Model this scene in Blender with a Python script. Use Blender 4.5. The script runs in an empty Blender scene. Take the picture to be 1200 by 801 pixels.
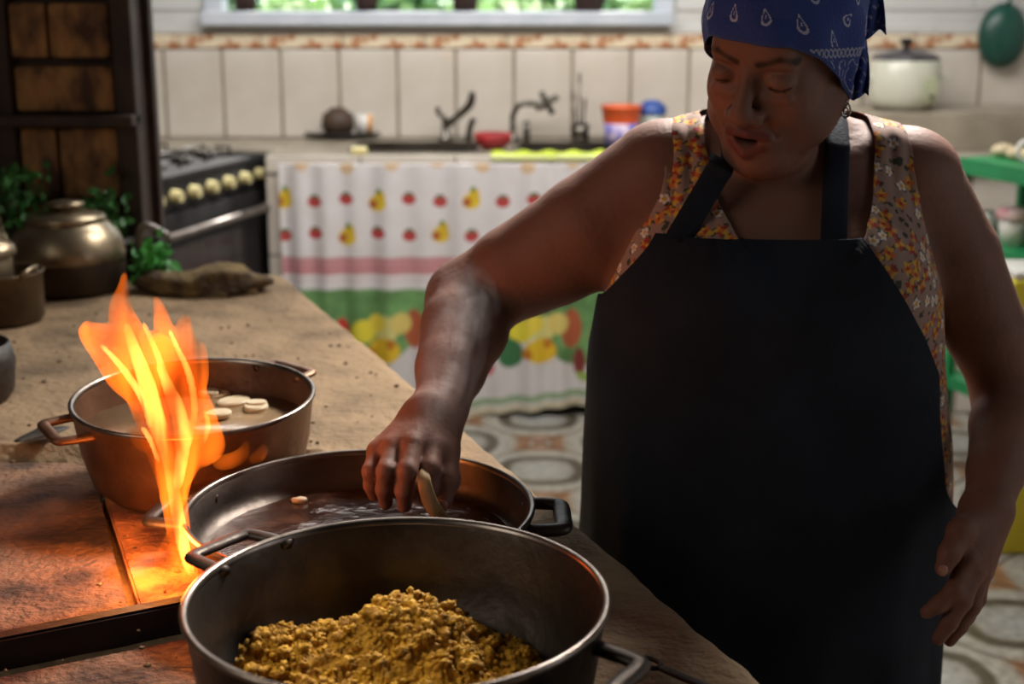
import bpy, bmesh, math, random
import numpy as np
from mathutils import Vector, Matrix, Euler
from mathutils.bvhtree import BVHTree
random.seed(7); rng = np.random.default_rng(7)
S = bpy.context.scene
COL = S.collection
R = math.radians

# ------------------------------------------------------------------ camera
CAM = Vector((0, 0, 1.5)); PITCH = R(14); FPX = 1667.0
cd = bpy.data.cameras.new('camera'); cam = bpy.data.objects.new('camera', cd); COL.objects.link(cam)
cam.location = CAM; cam.rotation_euler = (R(90) - PITCH, 0, 0)
cd.sensor_width = 36; cd.lens = 50; cd.clip_start = 0.05
cd.dof.use_dof = True; cd.dof.focus_distance = 1.62; cd.dof.aperture_fstop = 4.2
S.camera = cam
# ------------------------------------------------------------------ world, exposure
S.view_settings.view_transform = 'Standard'; S.view_settings.look = 'None'
S.view_settings.gamma = 1; S.view_settings.use_curve_mapping = False
S.view_settings.exposure = 0.0
w = bpy.data.worlds.new('sky'); S.world = w; w.use_nodes = True
wn = w.node_tree.nodes; bg = wn['Background']
bg.inputs[0].default_value = (0.80, 0.92, 1.0, 1); bg.inputs[1].default_value = 3.0
# ------------------------------------------------------------------ lights
def area(name, loc, target, sx, sy, power, color, spread=180):
    l = bpy.data.lights.new(name, 'AREA'); l.shape = 'RECTANGLE'; l.size = sx; l.size_y = sy
    l.energy = power; l.color = color; l.spread = R(spread)
    o = bpy.data.objects.new(name, l); COL.objects.link(o); o.location = loc
    o.rotation_euler = (Vector(target) - Vector(loc)).to_track_quat('-Z', 'Y').to_euler()
    return o
def point(name, loc, power, color, rad):
    l = bpy.data.lights.new(name, 'POINT'); l.energy = power; l.color = color; l.shadow_soft_size = rad
    o = bpy.data.objects.new(name, l); COL.objects.link(o); o.location = loc
    return o
area('fill_over_sink', (0.1, 4.3, 2.62), (0.1, 5.0, 0.3), 3.0, 1.2, 96, (1.0, 0.97, 0.93))  # added area lamp brightening the back of the room; the ceiling is closed
area('shoulder_rim_light', (0.75, 3.15, 2.55), (0.36, 1.95, 1.3), 0.5, 0.35, 46, (1.0, 0.95, 0.88), 110)  # added area lamp for the shoulder highlights, below the closed ceiling
area('front_left_fill', (-1.6, 0.6, 1.9), (0.0, 2.2, 1.0), 0.9, 0.9, 7.0, (1.0, 0.93, 0.82))  # added warm fill from the front left; the left wall has no doorway
area('front_right_fill', (2.3, 1.2, 1.6), (0.3, 1.9, 1.0), 0.9, 1.4, 5.0, (0.92, 0.94, 1.0))  # added cool fill for face and arm; the right wall has no door
spot = bpy.data.lights.new('mash_spot', 'SPOT'); spot.energy = 62; spot.color = (1.0, 0.84, 0.52); spot.spot_size = R(14); spot.spot_blend = 0.9; spot.shadow_soft_size = 0.03  # added spot that brightens the corn mash; no bulb hangs there
so = bpy.data.objects.new('mash_spot', spot); COL.objects.link(so); so.location = (-0.75, 1.55, 2.3)
so.rotation_euler = (Vector((-0.150, 1.175, 0.88)) - Vector(so.location)).to_track_quat('-Z', 'Y').to_euler()
point('firelight', (-0.435, 1.56, 0.885), 3.2, (1.0, 0.33, 0.07), 0.05)
point('firelight_top', (-0.44, 1.66, 1.08), 0.85, (1.0, 0.36, 0.09), 0.06)
sun = bpy.data.lights.new('sun', 'SUN'); sun.energy = 9; sun.angle = R(2); sun.color = (1, 0.97, 0.9)
sno = bpy.data.objects.new('sun', sun); COL.objects.link(sno); sno.rotation_euler = (R(-48), R(20), 0)

# ------------------------------------------------------------------ unprojection of a pixel to a place
cp, sp = math.cos(PITCH), math.sin(PITCH)
def P(px, py, t=None, y=None, z=None):
    u = (px - 600) / FPX; v = (400.5 - py) / FPX
    d = Vector((u, cp + sp * v, -sp + cp * v))
    if t is None: t = (y - CAM.y) / d.y if y is not None else (z - CAM.z) / d.z
    return CAM + d * t

# ------------------------------------------------------------------ materials
def srgb(r, g, b):
    f = lambda c: (c / 255 / 12.92) if c / 255 <= 0.04045 else ((c / 255 + 0.055) / 1.055) ** 2.4
    return (f(r), f(g), f(b))
def mat(name, c, rough=0.6, metal=0.0, c2=None, scale=8.0, bump=0.0, bscale=None, coat=0.0, contrast=(0.35, 0.65),
        stretch=(1, 1, 1), attr=None, sss=0.0, spec=0.5, emit=None, estr=0, trans=0, detail=5.0, rough2=None):
    m = bpy.data.materials.new(name); m.use_nodes = True; nt = m.node_tree; N = nt.nodes; L = nt.links
    b = N['Principled BSDF']
    b.inputs['Base Color'].default_value = (*c, 1); b.inputs['Roughness'].default_value = rough
    b.inputs['Metallic'].default_value = metal; b.inputs['Coat Weight'].default_value = coat
    b.inputs['Specular IOR Level'].default_value = spec
    if sss:
        b.inputs['Subsurface Weight'].default_value = sss; b.inputs['Subsurface Radius'].default_value = (1, .4, .2); b.inputs['Subsurface Scale'].default_value = 0.008
    if trans: b.inputs['Transmission Weight'].default_value = trans
    if emit: b.inputs['Emission Color'].default_value = (*emit, 1); b.inputs['Emission Strength'].default_value = estr
    tc = N.new('ShaderNodeTexCoord'); mp = N.new('ShaderNodeMapping'); mp.inputs['Scale'].default_value = stretch
    L.new(tc.outputs['Object'], mp.inputs[0])
    src = None
    if attr:
        a = N.new('ShaderNodeAttribute'); a.attribute_name = attr; src = a.outputs['Color']
    if c2 is not None:
        n = N.new('ShaderNodeTexNoise'); n.inputs['Scale'].default_value = scale; n.inputs['Detail'].default_value = detail
        L.new(mp.outputs[0], n.inputs['Vector'])
        cr = N.new('ShaderNodeMapRange'); cr.inputs[1].default_value = contrast[0]; cr.inputs[2].default_value = contrast[1]
        L.new(n.outputs['Fac'], cr.inputs[0])
        mx = N.new('ShaderNodeMix'); mx.data_type = 'RGBA'; L.new(cr.outputs[0], mx.inputs[0])
        if attr:
            mx.blend_type = 'MULTIPLY'; L.new(src, mx.inputs[6]); mx.inputs[7].default_value = (*c2, 1)
        else:
            mx.inputs[6].default_value = (*c, 1); mx.inputs[7].default_value = (*c2, 1)
        src = mx.outputs[2]
        if rough2 is not None:
            rr = N.new('ShaderNodeMapRange'); rr.inputs[3].default_value = rough; rr.inputs[4].default_value = rough2
            L.new(cr.outputs[0], rr.inputs[0]); L.new(rr.outputs[0], b.inputs['Roughness'])
    if src: L.new(src, b.inputs['Base Color'])
    if bump:
        n2 = N.new('ShaderNodeTexNoise'); n2.inputs['Scale'].default_value = bscale or scale * 3; n2.inputs['Detail'].default_value = 6
        L.new(mp.outputs[0], n2.inputs['Vector'])
        bp = N.new('ShaderNodeBump'); bp.inputs['Strength'].default_value = bump; bp.inputs['Distance'].default_value = 0.01
        L.new(n2.outputs['Fac'], bp.inputs['Height']); L.new(bp.outputs[0], b.inputs['Normal'])
    return m
M = {}
M['plaster'] = mat('painted_plaster', srgb(205, 205, 203), 0.6, c2=srgb(188, 186, 182), scale=3)
M['darkwall'] = mat('smoked_wall', srgb(70, 62, 54), 0.9, c2=srgb(42, 37, 32), scale=3)
M['tile'] = mat('glazed_cream_tile', srgb(210, 202, 192), 0.22, c2=srgb(194, 184, 170), scale=4, coat=.2)
M['grout'] = mat('grout', srgb(158, 146, 130), 0.9, c2=srgb(140, 128, 112), scale=9)
M['border'] = mat('border_tile', srgb(222, 206, 178), 0.3, c2=srgb(170, 108, 66), scale=22, contrast=(.48, .62), stretch=(1, 1, 1.4), detail=2)
M['paleblue'] = mat('pale_blue_paint', srgb(200, 204, 212), 0.55, c2=srgb(180, 188, 198), scale=7)
M['concrete'] = mat('polished_concrete_counter', srgb(168, 158, 140), 0.35, c2=srgb(140, 130, 114), scale=6)
M['steel'] = mat('stainless_steel', srgb(175, 172, 165), 0.28, 1.0, c2=srgb(140, 136, 128), scale=6)
M['chrome'] = mat('aged_chrome', srgb(120, 116, 108), 0.3, 1.0, c2=srgb(75, 70, 62), scale=30)
M['blackenamel'] = mat('black_enamel', srgb(30, 29, 30), 0.8, c2=srgb(42, 39, 38), scale=8, spec=.25)
M['darkglass'] = mat('dark_oven_glass', srgb(46, 42, 42), 0.2, c2=srgb(56, 50, 50), scale=4)
M['castiron'] = mat('cast_iron', srgb(38, 33, 30), 0.55, 0.3, c2=srgb(54, 42, 34), scale=18, bump=.3)
M['knob'] = mat('cream_knob', srgb(214, 202, 150), 0.4, c2=srgb(200, 186, 130), scale=20)
M['greybar'] = mat('brushed_grey_bar', srgb(128, 118, 112), 0.4, 0.5, c2=srgb(106, 98, 92), scale=14)
M['clay'] = mat('ash_dusted_clay', srgb(142, 117, 88), 0.92, c2=srgb(98, 79, 57), scale=7, bump=.8, bscale=60, contrast=(.42, .68), detail=9)
M['sand'] = mat('gritty_iron_plate', srgb(122, 88, 64), 0.85, c2=srgb(54, 36, 27), scale=9, bump=.8, bscale=90, contrast=(.42, .62), detail=10)
M['sootiron'] = mat('sooty_iron', srgb(30, 22, 18), 0.8, 0.2, c2=srgb(50, 33, 24), scale=14, bump=.4, contrast=(.45, .7))
M['rust'] = mat('rusty_brown_brick', srgb(158, 116, 70), 0.85, c2=srgb(74, 50, 36), scale=9, bump=.9, bscale=25, contrast=(.4, .62), stretch=(2.0, 2.0, 1), detail=8)
M['rustpost'] = mat('blackened_angle_iron', srgb(44, 35, 32), 0.7, 0.3, c2=srgb(64, 48, 40), scale=12, bump=.4)
M['caldero'] = mat('dark_cast_aluminium', srgb(96, 86, 78), 0.38, 0.85, c2=srgb(66, 57, 52), scale=11, bump=.12, bscale=60, rough2=.5)
M['calderorim'] = mat('bare_aluminium_rim', srgb(150, 138, 128), 0.3, 0.95, c2=srgb(116, 104, 96), scale=30)
M['calderobrown'] = mat('browned_aluminium', srgb(134, 98, 74), 0.45, 0.7, c2=srgb(90, 62, 46), scale=9, bump=.2, bscale=50)
M['kettlemetal'] = mat('dull_kettle_aluminium', srgb(176, 160, 134), 0.3, 0.9, c2=srgb(110, 94, 72), scale=9, rough2=.42, bump=.1, bscale=14)
M['kettlesoot'] = mat('soot_browned_aluminium', srgb(84, 66, 50), 0.45, 0.6, c2=srgb(48, 38, 30), scale=9, rough2=.55, bump=.1, bscale=14)
M['potgrey'] = mat('grey_worn_aluminium', srgb(118, 102, 80), 0.4, 0.8, c2=srgb(74, 60, 46), scale=7, rough2=.5, bump=.1, bscale=14)
M['herbgreen'] = mat('fresh_herb_green', srgb(88, 176, 84), 0.5, c2=srgb(52, 120, 50), scale=14)
M['leaf'] = mat('leaf_green', srgb(72, 136, 60), 0.55, c2=srgb(44, 92, 42), scale=12)
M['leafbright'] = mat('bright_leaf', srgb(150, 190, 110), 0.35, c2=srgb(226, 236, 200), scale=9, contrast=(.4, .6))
M['leafmid'] = mat('mid_leaf', srgb(58, 104, 60), 0.4, c2=srgb(128, 160, 96), scale=7)
M['pot'] = mat('terracotta', srgb(92, 62, 52), 0.8, c2=srgb(66, 46, 40), scale=9)
M['red'] = mat('red_plastic', srgb(168, 44, 44), 0.4, c2=srgb(138, 36, 40), scale=9)
M['lime'] = mat('lime_cloth', srgb(198, 214, 60), 0.85, c2=srgb(176, 196, 50), scale=12, bump=.3)
M['orange'] = mat('orange_plastic', srgb(226, 96, 44), 0.4, c2=srgb(214, 78, 36), scale=9)
M['yolk'] = mat('yolk_orange_stripe', srgb(232, 160, 50), 0.4, c2=srgb(220, 144, 44), scale=9)
M['violet'] = mat('violet_print', srgb(120, 116, 190), 0.5, c2=srgb(206, 186, 206), scale=22, contrast=(.45, .55))
M['blue'] = mat('blue_plastic', srgb(44, 78, 150), 0.4, c2=srgb(36, 64, 130), scale=9)
M['clear'] = mat('cloudy_clear_plastic', srgb(206, 214, 206), 0.2, c2=srgb(180, 196, 176), scale=9, trans=.4)
M['white'] = mat('white_ceramic', srgb(222, 220, 214), 0.3, c2=srgb(210, 206, 198), scale=9, coat=.2)
M['ricewhite'] = mat('cream_enamel_body', srgb(206, 206, 190), 0.3, c2=srgb(194, 194, 176), scale=5, coat=.3)
M['smokelid'] = mat('smoked_glass_lid', srgb(64, 60, 64), 0.15, c2=srgb(84, 78, 80), scale=6)
M['panel'] = mat('pale_olive_panel', srgb(172, 176, 146), 0.4, c2=srgb(160, 164, 134), scale=20)
M['wokgreen'] = mat('dark_green_enamel', srgb(30, 78, 66), 0.35, c2=srgb(24, 64, 56), scale=6)
M['green'] = mat('green_plastic', srgb(34, 140, 84), 0.4, c2=srgb(28, 122, 72), scale=6)
M['pink'] = mat('pink_printed_lid', srgb(224, 196, 192), 0.5, c2=srgb(196, 132, 136), scale=16, contrast=(.5, .6))
M['yellow'] = mat('yellow_plastic', srgb(222, 208, 56), 0.45, c2=srgb(206, 190, 46), scale=6)
M['dark'] = mat('dark_shelf_back', srgb(34, 38, 40), 0.7, c2=srgb(26, 30, 30), scale=6)
M['brownclay'] = mat('brown_stoneware', srgb(78, 58, 44), 0.6, c2=srgb(58, 44, 34), scale=10)
M['board'] = mat('dark_wood_tray', srgb(52, 42, 36), 0.6, c2=srgb(36, 30, 26), scale=9, stretch=(1, 6, 1))
M['loaf'] = mat('stone_crust', srgb(112, 92, 56), 0.9, c2=srgb(62, 46, 32), scale=16, bump=1, bscale=40, contrast=(.42, .6))
M['soup'] = mat('cloudy_broth', srgb(150, 126, 96), 0.18, c2=srgb(128, 104, 78), scale=16, bump=.12, bscale=30)
M['slice'] = mat('pale_root_slice', srgb(206, 190, 160), 0.5, c2=srgb(188, 168, 132), scale=40)
M['oil'] = mat('dark_cooking_juices', srgb(58, 38, 30), 0.16, 0.2, c2=srgb(92, 66, 52), scale=26, bump=.2, bscale=60, contrast=(.5, .7))
M['food'] = mat('ground_yellow_corn_mash', srgb(214, 162, 42), 0.8, c2=srgb(160, 112, 26), scale=70, bump=1.0, bscale=150, detail=8)
M['wood'] = mat('pale_wooden_scraper', srgb(176, 144, 98), 0.65, c2=srgb(140, 108, 70), scale=20, stretch=(4, 4, 1))
M['ember'] = mat('ember', srgb(60, 20, 10), 0.9, c2=srgb(30, 10, 8), scale=30, emit=(1, .22, .03), estr=5)
M['skin'] = mat('skin', srgb(152, 104, 80), 0.62, c2=(0.86, 0.80, 0.76), scale=9, attr='Col', sss=0.12, spec=.35, bump=.12, bscale=120, contrast=(.4, .7), detail=8)
M['apron'] = mat('navy_black_apron_cloth', srgb(36, 41, 52), 0.85, c2=srgb(28, 32, 41), scale=8, bump=.25, bscale=300, spec=.2)
M['print'] = mat('printed_cotton', (0.5, 0.5, 0.5), 0.85, c2=(0.93, 0.92, 0.9), scale=12, attr='Col')
M['bandana'] = mat('bandana_cotton', (0.5, 0.5, 0.5), 0.8, c2=(0.85, 0.85, 0.9), scale=12, attr='Col', bump=.3, bscale=260)
M['silver'] = mat('silver_earring', srgb(190, 186, 176), 0.2, 1.0, c2=srgb(150, 144, 132), scale=60)
M['nail'] = mat('fingernail', srgb(176, 122, 104), 0.3, c2=srgb(164, 112, 94), scale=60, coat=.3)
M['teeth'] = mat('mouth_inside', srgb(66, 26, 24), 0.5, c2=srgb(50, 20, 20), scale=40)

# ------------------------------------------------------------------ mesh helpers
ORG = {}
def setp(o, label=None, cat=None, group=None, kind=None):
    if label: o['label'] = label
    if cat: o['category'] = cat
    if group: o['group'] = group
    if kind: o['kind'] = kind
    return o
def thing(name, label, cat, loc, group=None):
    o = bpy.data.objects.new(name, None); COL.objects.link(o); o.location = loc; o.empty_display_size = .05
    ORG[o] = Vector(loc); return setp(o, label, cat, group)
def obj(name, geo, m, parent=None, smooth=True, base=None, **k):
    """geo = (verts, faces) in world coordinates -> ONE mesh object"""
    v, f = geo
    v = np.asarray(v, dtype=float).reshape(-1, 3)
    if parent is not None: o0 = ORG[parent]
    elif base is not None: o0 = Vector(base)
    else: o0 = Vector((*((v.min(0) + v.max(0)) / 2)[:2], v[:, 2].min()))
    me = bpy.data.meshes.new(name)
    me.from_pydata((v - np.array(o0)).tolist(), [], f if isinstance(f, list) else f.tolist())
    me.materials.append(M[m] if isinstance(m, str) else m)
    if smooth: me.polygons.foreach_set('use_smooth', [True] * len(me.polygons)); 
    me.update()
    if smooth == 'auto':
        me.set_sharp_from_angle(angle=R(38))
    o = bpy.data.objects.new(name, me); COL.objects.link(o)
    if parent is not None: o.parent = parent
    else: o.location = o0
    ORG[o] = o0
    return setp(o, **k)
def struct(name, geo, m, parent=None, **k):
    return obj(name, geo, m, parent, smooth=k.pop('smooth', False), kind='structure', **k)
def join(*gs):
    V = []; F = []; n = 0
    for v, f in gs:
        v = np.asarray(v, dtype=float).reshape(-1, 3)
        V.append(v); F += [[i + n for i in q] for q in (f if isinstance(f, list) else f.tolist())]; n += len(v)
    return np.vstack(V), F
def box(x0, x1, y0, y1, z0, z1, bev=0.0):
    if not bev:
        v = [(x, y, z) for z in (z0, z1) for y in (y0, y1) for x in (x0, x1)]
        return v, [[0, 2, 3, 1], [4, 5, 7, 6], [0, 1, 5, 4], [2, 6, 7, 3], [0, 4, 6, 2], [1, 3, 7, 5]]
    bm = bmesh.new(); bmesh.ops.create_cube(bm, size=1)
    for q in bm.verts: q.co = Vector(((x0 + x1) / 2 + q.co.x * (x1 - x0), (y0 + y1) / 2 + q.co.y * (y1 - y0), (z0 + z1) / 2 + q.co.z * (z1 - z0)))
    bmesh.ops.bevel(bm, geom=bm.edges[:], offset=bev, segments=2, affect='EDGES', profile=.6)
    v = [tuple(q.co) for q in bm.verts]; bm.verts.index_update(); f = [[q.index for q in p.verts] for p in bm.faces]; bm.free()
    return v, f
def rot(geo, ang, pivot=(0, 0, 0), axis='Z'):
    v = np.asarray(geo[0], float); mtx = np.array(Matrix.Rotation(ang, 3, axis)); p = np.array(pivot)
    return (v - p) @ mtx.T + p, geo[1]
def lathe(prof, c=(0, 0, 0), n=64, sq=1.0):
    """prof: list of (r,z) from start to end; r=0 ends close"""
    V = []; F = []; ring = []
    for r, z in prof:
        if r < 1e-6: ring.append([len(V)]); V.append((c[0], c[1], c[2] + z))
        else:
            ring.append(list(range(len(V), len(V) + n)))
            for i in range(n):
                a = 2 * math.pi * i / n; V.append((c[0] + r * math.cos(a), c[1] + r * math.sin(a) * sq, c[2] + z))
    for a, b in zip(ring, ring[1:]):
        for i in range(n):
            j = (i + 1) % n
            if len(a) == 1: F.append([a[0], b[j], b[i]])
            elif len(b) == 1: F.append([a[i], a[j], b[0]])
            else: F.append([a[i], a[j], b[j], b[i]])
    return V, F
def smoothpath(pts, k=8):
    pts = [Vector(p) for p in pts]; out = []
    for i in range(len(pts) - 1):
        p0 = pts[max(i - 1, 0)]; p1 = pts[i]; p2 = pts[i + 1]; p3 = pts[min(i + 2, len(pts) - 1)]
        for j in range(k):
            t = j / k
            out.append(.5 * ((2 * p1) + (p2 - p0) * t + (2 * p0 - 5 * p1 + 4 * p2 - p3) * t * t + (3 * p1 - p0 - 3 * p2 + p3) * t ** 3))
    out.append(pts[-1]); return out
def tube(pts, r, n=10, sc=(1, 1), up=(0, 0, 1), closed=False, k=6, smooth=True):
    if smooth: pts = smoothpath(pts, k)
    else: pts = [Vector(p) for p in pts]
    L = len(pts); V = []; F = []
    for i, p in enumerate(pts):
        d = (pts[min(i + 1, L - 1)] - pts[max(i - 1, 0)]).normalized()
        u = Vector(up); s = d.cross(u)
        if s.length < 1e-3: s = d.cross(Vector((1, 0, 0)))
        s.normalize(); u = s.cross(d)
        rr = r if not hasattr(r, '__len__') else float(np.interp(i / (L - 1), np.linspace(0, 1, len(r)), r))
        for j in range(n):
            a = 2 * math.pi * j / n; V.append(p + s * math.cos(a) * rr * sc[0] + u * math.sin(a) * rr * sc[1])
    for i in range(L - 1):
        for j in range(n): F.append([i * n + j, i * n + (j + 1) % n, (i + 1) * n + (j + 1) % n, (i + 1) * n + j])
    F.append(list(range(n))[::-1]); F.append(list(range((L - 1) * n, L * n)))
    return np.array([tuple(q) for q in V]), F
def cyl(a, b, r0, r1=None, n=16):
    return tube([a, b], [r0, r0 if r1 is None else r1], n=n, smooth=False)
def ico(c, r, sub=2, sc=(1, 1, 1), jit=0, seed=0):
    bm = bmesh.new(); bmesh.ops.create_icosphere(bm, subdivisions=sub, radius=1)
    rr = random.Random(seed); v = []
    for q in bm.verts:
        j = 1 + rr.uniform(-jit, jit); v.append((c[0] + q.co.x * r * sc[0] * j, c[1] + q.co.y * r * sc[1] * j, c[2] + q.co.z * r * sc[2] * j))
    bm.verts.index_update(); f = [[q.index for q in p.verts] for p in bm.faces]; bm.free(); return v, f
def copy_tree(o, parent=None):
    c = o.copy(); COL.objects.link(c)
    if parent is not None: c.parent = parent
    for ch in list(o.children): copy_tree(ch, c)
    return c
def paint(o, cols):
    at = o.data.color_attributes.new('Col', 'FLOAT_COLOR', 'POINT')
    c = np.ones((len(cols), 4), dtype=np.float32); c[:, :3] = cols
    at.data.foreach_set('color', c.ravel())
def hash2(i, j):
    s = np.sin(i * 127.1 + j * 311.7) * 43758.5453; return s - np.floor(s)
def vnoise(x, y):
    xi = np.floor(x); yi = np.floor(y); fx = x - xi; fy = y - yi; fx = fx * fx * (3 - 2 * fx); fy = fy * fy * (3 - 2 * fy)
    return (hash2(xi, yi) * (1 - fx) + hash2(xi + 1, yi) * fx) * (1 - fy) + (hash2(xi, yi + 1) * (1 - fx) + hash2(xi + 1, yi + 1) * fx) * fy
def fbm(x, y, o=4):
    s = 0; a = .5
    for k in range(o): s = s + a * (vnoise(x, y) - .5); x = x * 2.03 + 5.1; y = y * 2.03 + 3.7; a *= .55
    return s

# ------------------------------------------------------------------ signed distance modelling
class Field:
    def __init__(s, lo, hi, h):
        s.lo = np.array(lo, np.float32); s.h = h; s.n = np.ceil((np.array(hi) - np.array(lo)) / h).astype(int) + 1
        s.d = np.full(s.n, 0.2, np.float32)
    def _block(s, lo, hi):
        a = np.maximum(np.floor((np.array(lo) - s.lo) / s.h).astype(int), 0); b = np.minimum(np.ceil((np.array(hi) - s.lo) / s.h).astype(int) + 1, s.n)
        ax = [(s.lo[i] + np.arange(a[i], b[i]) * s.h).astype(np.float32) for i in range(3)]
        return tuple(slice(a[i], b[i]) for i in range(3)), ax[0][:, None, None], ax[1][None, :, None], ax[2][None, None, :]
    def _mix(s, sl, d, k, op):
        D = s.d[sl]
        if D.size == 0: return
        if op == 'sub': d = -d
        if op == 'add':
            if k: hh = np.maximum(k - np.abs(D - d), 0) / k; r = np.minimum(D, d) - hh * hh * k * .25
            else: r = np.minimum(D, d)
        else:
            if k: hh = np.maximum(k - np.abs(D - d), 0) / k; r = np.maximum(D, d) + hh * hh * k * .25
            else: r = np.maximum(D, d)
        s.d[sl] = r
    def cap(s, a, b, ra, rb=None, k=.01, op='add', flat=None):
        rb = ra if rb is None else rb; a = np.array(a, float); b = np.array(b, float); m = max(ra, rb) + k + 3 * s.h
        sl, X, Y, Z = s._block(np.minimum(a, b) - m, np.maximum(a, b) + m)
        ab = b - a; L = max(float(ab @ ab), 1e-9)
        t = np.clip(((X - a[0]) * ab[0] + (Y - a[1]) * ab[1] + (Z - a[2]) * ab[2]) / L, 0, 1)
        dx = X - a[0] - ab[0] * t; dy = Y - a[1] - ab[1] * t; dz = Z - a[2] - ab[2] * t
        if flat is not None: dy = dy * flat
        d = np.sqrt(dx * dx + dy * dy + dz * dz) - (ra + (rb - ra) * t)
        s._mix(sl, d.astype(np.float32), k, op)
    def chain(s, pts, rs, k=.01, flat=None):
        for i in range(len(pts) - 1): s.cap(pts[i], pts[i + 1], rs[i], rs[i + 1], k if i == 0 else min(k, .008), flat=flat)
    def ell(s, c, r, k=.01, op='add', rot=None):
        c = np.array(c, float); r = np.array(r, float); m = r.max() + k + 3 * s.h
        sl, X, Y, Z = s._block(c - m, c + m); X = X - c[0]; Y = Y - c[1]; Z = Z - c[2]
        if rot is not None:
            q = np.array(rot)   # columns = local axes
            x = X * q[0, 0] + Y * q[1, 0] + Z * q[2, 0]; y = X * q[0, 1] + Y * q[1, 1] + Z * q[2, 1]; z = X * q[0, 2] + Y * q[1, 2] + Z * q[2, 2]
        else: x, y, z = X, Y, Z
        k0 = np.sqrt((x / r[0]) ** 2 + (y / r[1]) ** 2 + (z / r[2]) ** 2); k1 = np.sqrt((x / r[0] ** 2) ** 2 + (y / r[1] ** 2) ** 2 + (z / r[2] ** 2) ** 2)
        d = k0 * (k0 - 1) / np.maximum(k1, 1e-6)
        s._mix(sl, d.astype(np.float32), k, op)
    def loft(s, tab, k=.01, grow=0.0):
        """tab rows: z, cx, cy, a, b"""
        tab = np.array(tab, float); z0, z1 = tab[0, 0], tab[-1, 0]; m = .03
        am = tab[:, 3].max() + grow + m; bm_ = tab[:, 4].max() + grow + m
        sl, X, Y, Z = s._block((tab[:, 1].min() - am, tab[:, 2].min() - bm_, z0 - m), (tab[:, 1].max() + am, tab[:, 2].max() + bm_, z1 + m))
        zc = np.clip(Z[0, 0], z0, z1); g = lambda i: pchip(zc, tab[:, 0], tab[:, i])[None, None, :].astype(np.float32)
        cx, cy, a, b = g(1), g(2), g(3) + grow, g(4) + grow
        q = ((np.abs(X - cx) / a) ** 2.3 + (np.abs(Y - cy) / b) ** 2.3) ** (1 / 2.3)
        d = (q - 1) * np.minimum(a, b); dz = np.maximum(np.maximum(z0 - Z, Z - z1), -1)
        d = np.where(dz > 0, np.sqrt(np.maximum(d, 0) ** 2 + dz ** 2), np.maximum(d, dz))
        s._mix(sl, d.astype(np.float32), k, 'add')
    def mesh(s):
        D = s.d; neg = D < 0; n0, n1, n2 = D.shape
        c = np.zeros((n0 - 1, n1 - 1, n2 - 1), np.uint8)
        for i in (0, 1):
            for j in (0, 1):
                for k in (0, 1): c += neg[i:n0 - 1 + i, j:n1 - 1 + j, k:n2 - 1 + k]
        I, J, K = np.nonzero((c > 0) & (c < 8)); idx = np.full(c.shape, -1, np.int32); idx[I, J, K] = np.arange(len(I))
        acc = np.zeros((len(I), 3)); cnt = np.zeros(len(I))
        cor = [(i, j, k) for i in (0, 1) for j in (0, 1) for k in (0, 1)]
        for a in cor:
            for ax in range(3):
                if a[ax]: continue
                b = list(a); b[ax] = 1
                da = D[I + a[0], J + a[1], K + a[2]]; db = D[I + b[0], J + b[1], K + b[2]]; cr = (da < 0) != (db < 0)
                t = np.where(cr, da / np.where(cr, da - db, 1), 0)
                p = np.tile(np.array(a, float), (len(I), 1)); p[:, ax] += t
                acc[cr] += p[cr]; cnt[cr] += 1
        v = (np.stack([I, J, K], 1) + acc / cnt[:, None]) * s.h + s.lo
        F = []
        for ax in range(3):
            sl0 = [slice(None)] * 3; sl1 = [slice(None)] * 3; sl0[ax] = slice(0, -1); sl1[ax] = slice(1, None)
            a = neg[tuple(sl0)]; b = neg[tuple(sl1)]; e = np.argwhere(a != b); o1, o2 = (ax + 1) % 3, (ax + 2) % 3
            ok = (e[:, o1] > 0) & (e[:, o2] > 0) & (e[:, o1] < c.shape[o1]) & (e[:, o2] < c.shape[o2]); e = e[ok]
            def g(d1, d2): q = e.copy(); q[:, o1] -= d1; q[:, o2] -= d2; return idx[q[:, 0], q[:, 1], q[:, 2]]
            quad = np.stack([g(0, 0), g(1, 0), g(1, 1), g(0, 1)], 1); ina = a[e[:, 0], e[:, 1], e[:, 2]]
            quad[~ina] = quad[~ina][:, ::-1]; F.append(quad)
        F = np.vstack(F); F = F[(F >= 0).all(1)]
        return v, F
def pchip(x, xp, fp):
    # smooth monotone-ish interpolation (hermite with finite difference tangents)
    x = np.asarray(x, float); i = np.clip(np.searchsorted(xp, x) - 1, 0, len(xp) - 2); dd = np.diff(fp) / np.diff(xp)
    mm = np.concatenate([[dd[0]], np.where(dd[1:] * dd[:-1] > 0, 2 * dd[1:] * dd[:-1] / np.where(dd[1:] + dd[:-1] == 0, 1, dd[1:] + dd[:-1]), 0), [dd[-1]]])
    h = (xp[i + 1] - xp[i]); t = np.clip((x - xp[i]) / h, 0, 1)
    return (2 * t**3 - 3 * t**2 + 1) * fp[i] + (t**3 - 2 * t**2 + t) * h * mm[i] + (-2 * t**3 + 3 * t**2) * fp[i + 1] + (t**3 - t**2) * h * mm[i + 1]
def submesh(v, F, keepface):
    F = F[keepface]; u, inv = np.unique(F, return_inverse=True); return v[u], inv.reshape(F.shape)
def laplace(v, F, it=2, lam=.5):
    for _ in range(it):
        acc = np.zeros_like(v); cnt = np.zeros(len(v))
        for a, b in ((0, 1), (1, 2), (2, 3), (3, 0)):
            np.add.at(acc, F[:, a], v[F[:, b]]); np.add.at(acc, F[:, b], v[F[:, a]]); np.add.at(cnt, F[:, a], 1); np.add.at(cnt, F[:, b], 1)
        v = v + lam * (acc / np.maximum(cnt, 1)[:, None] - v)
    return v

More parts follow.
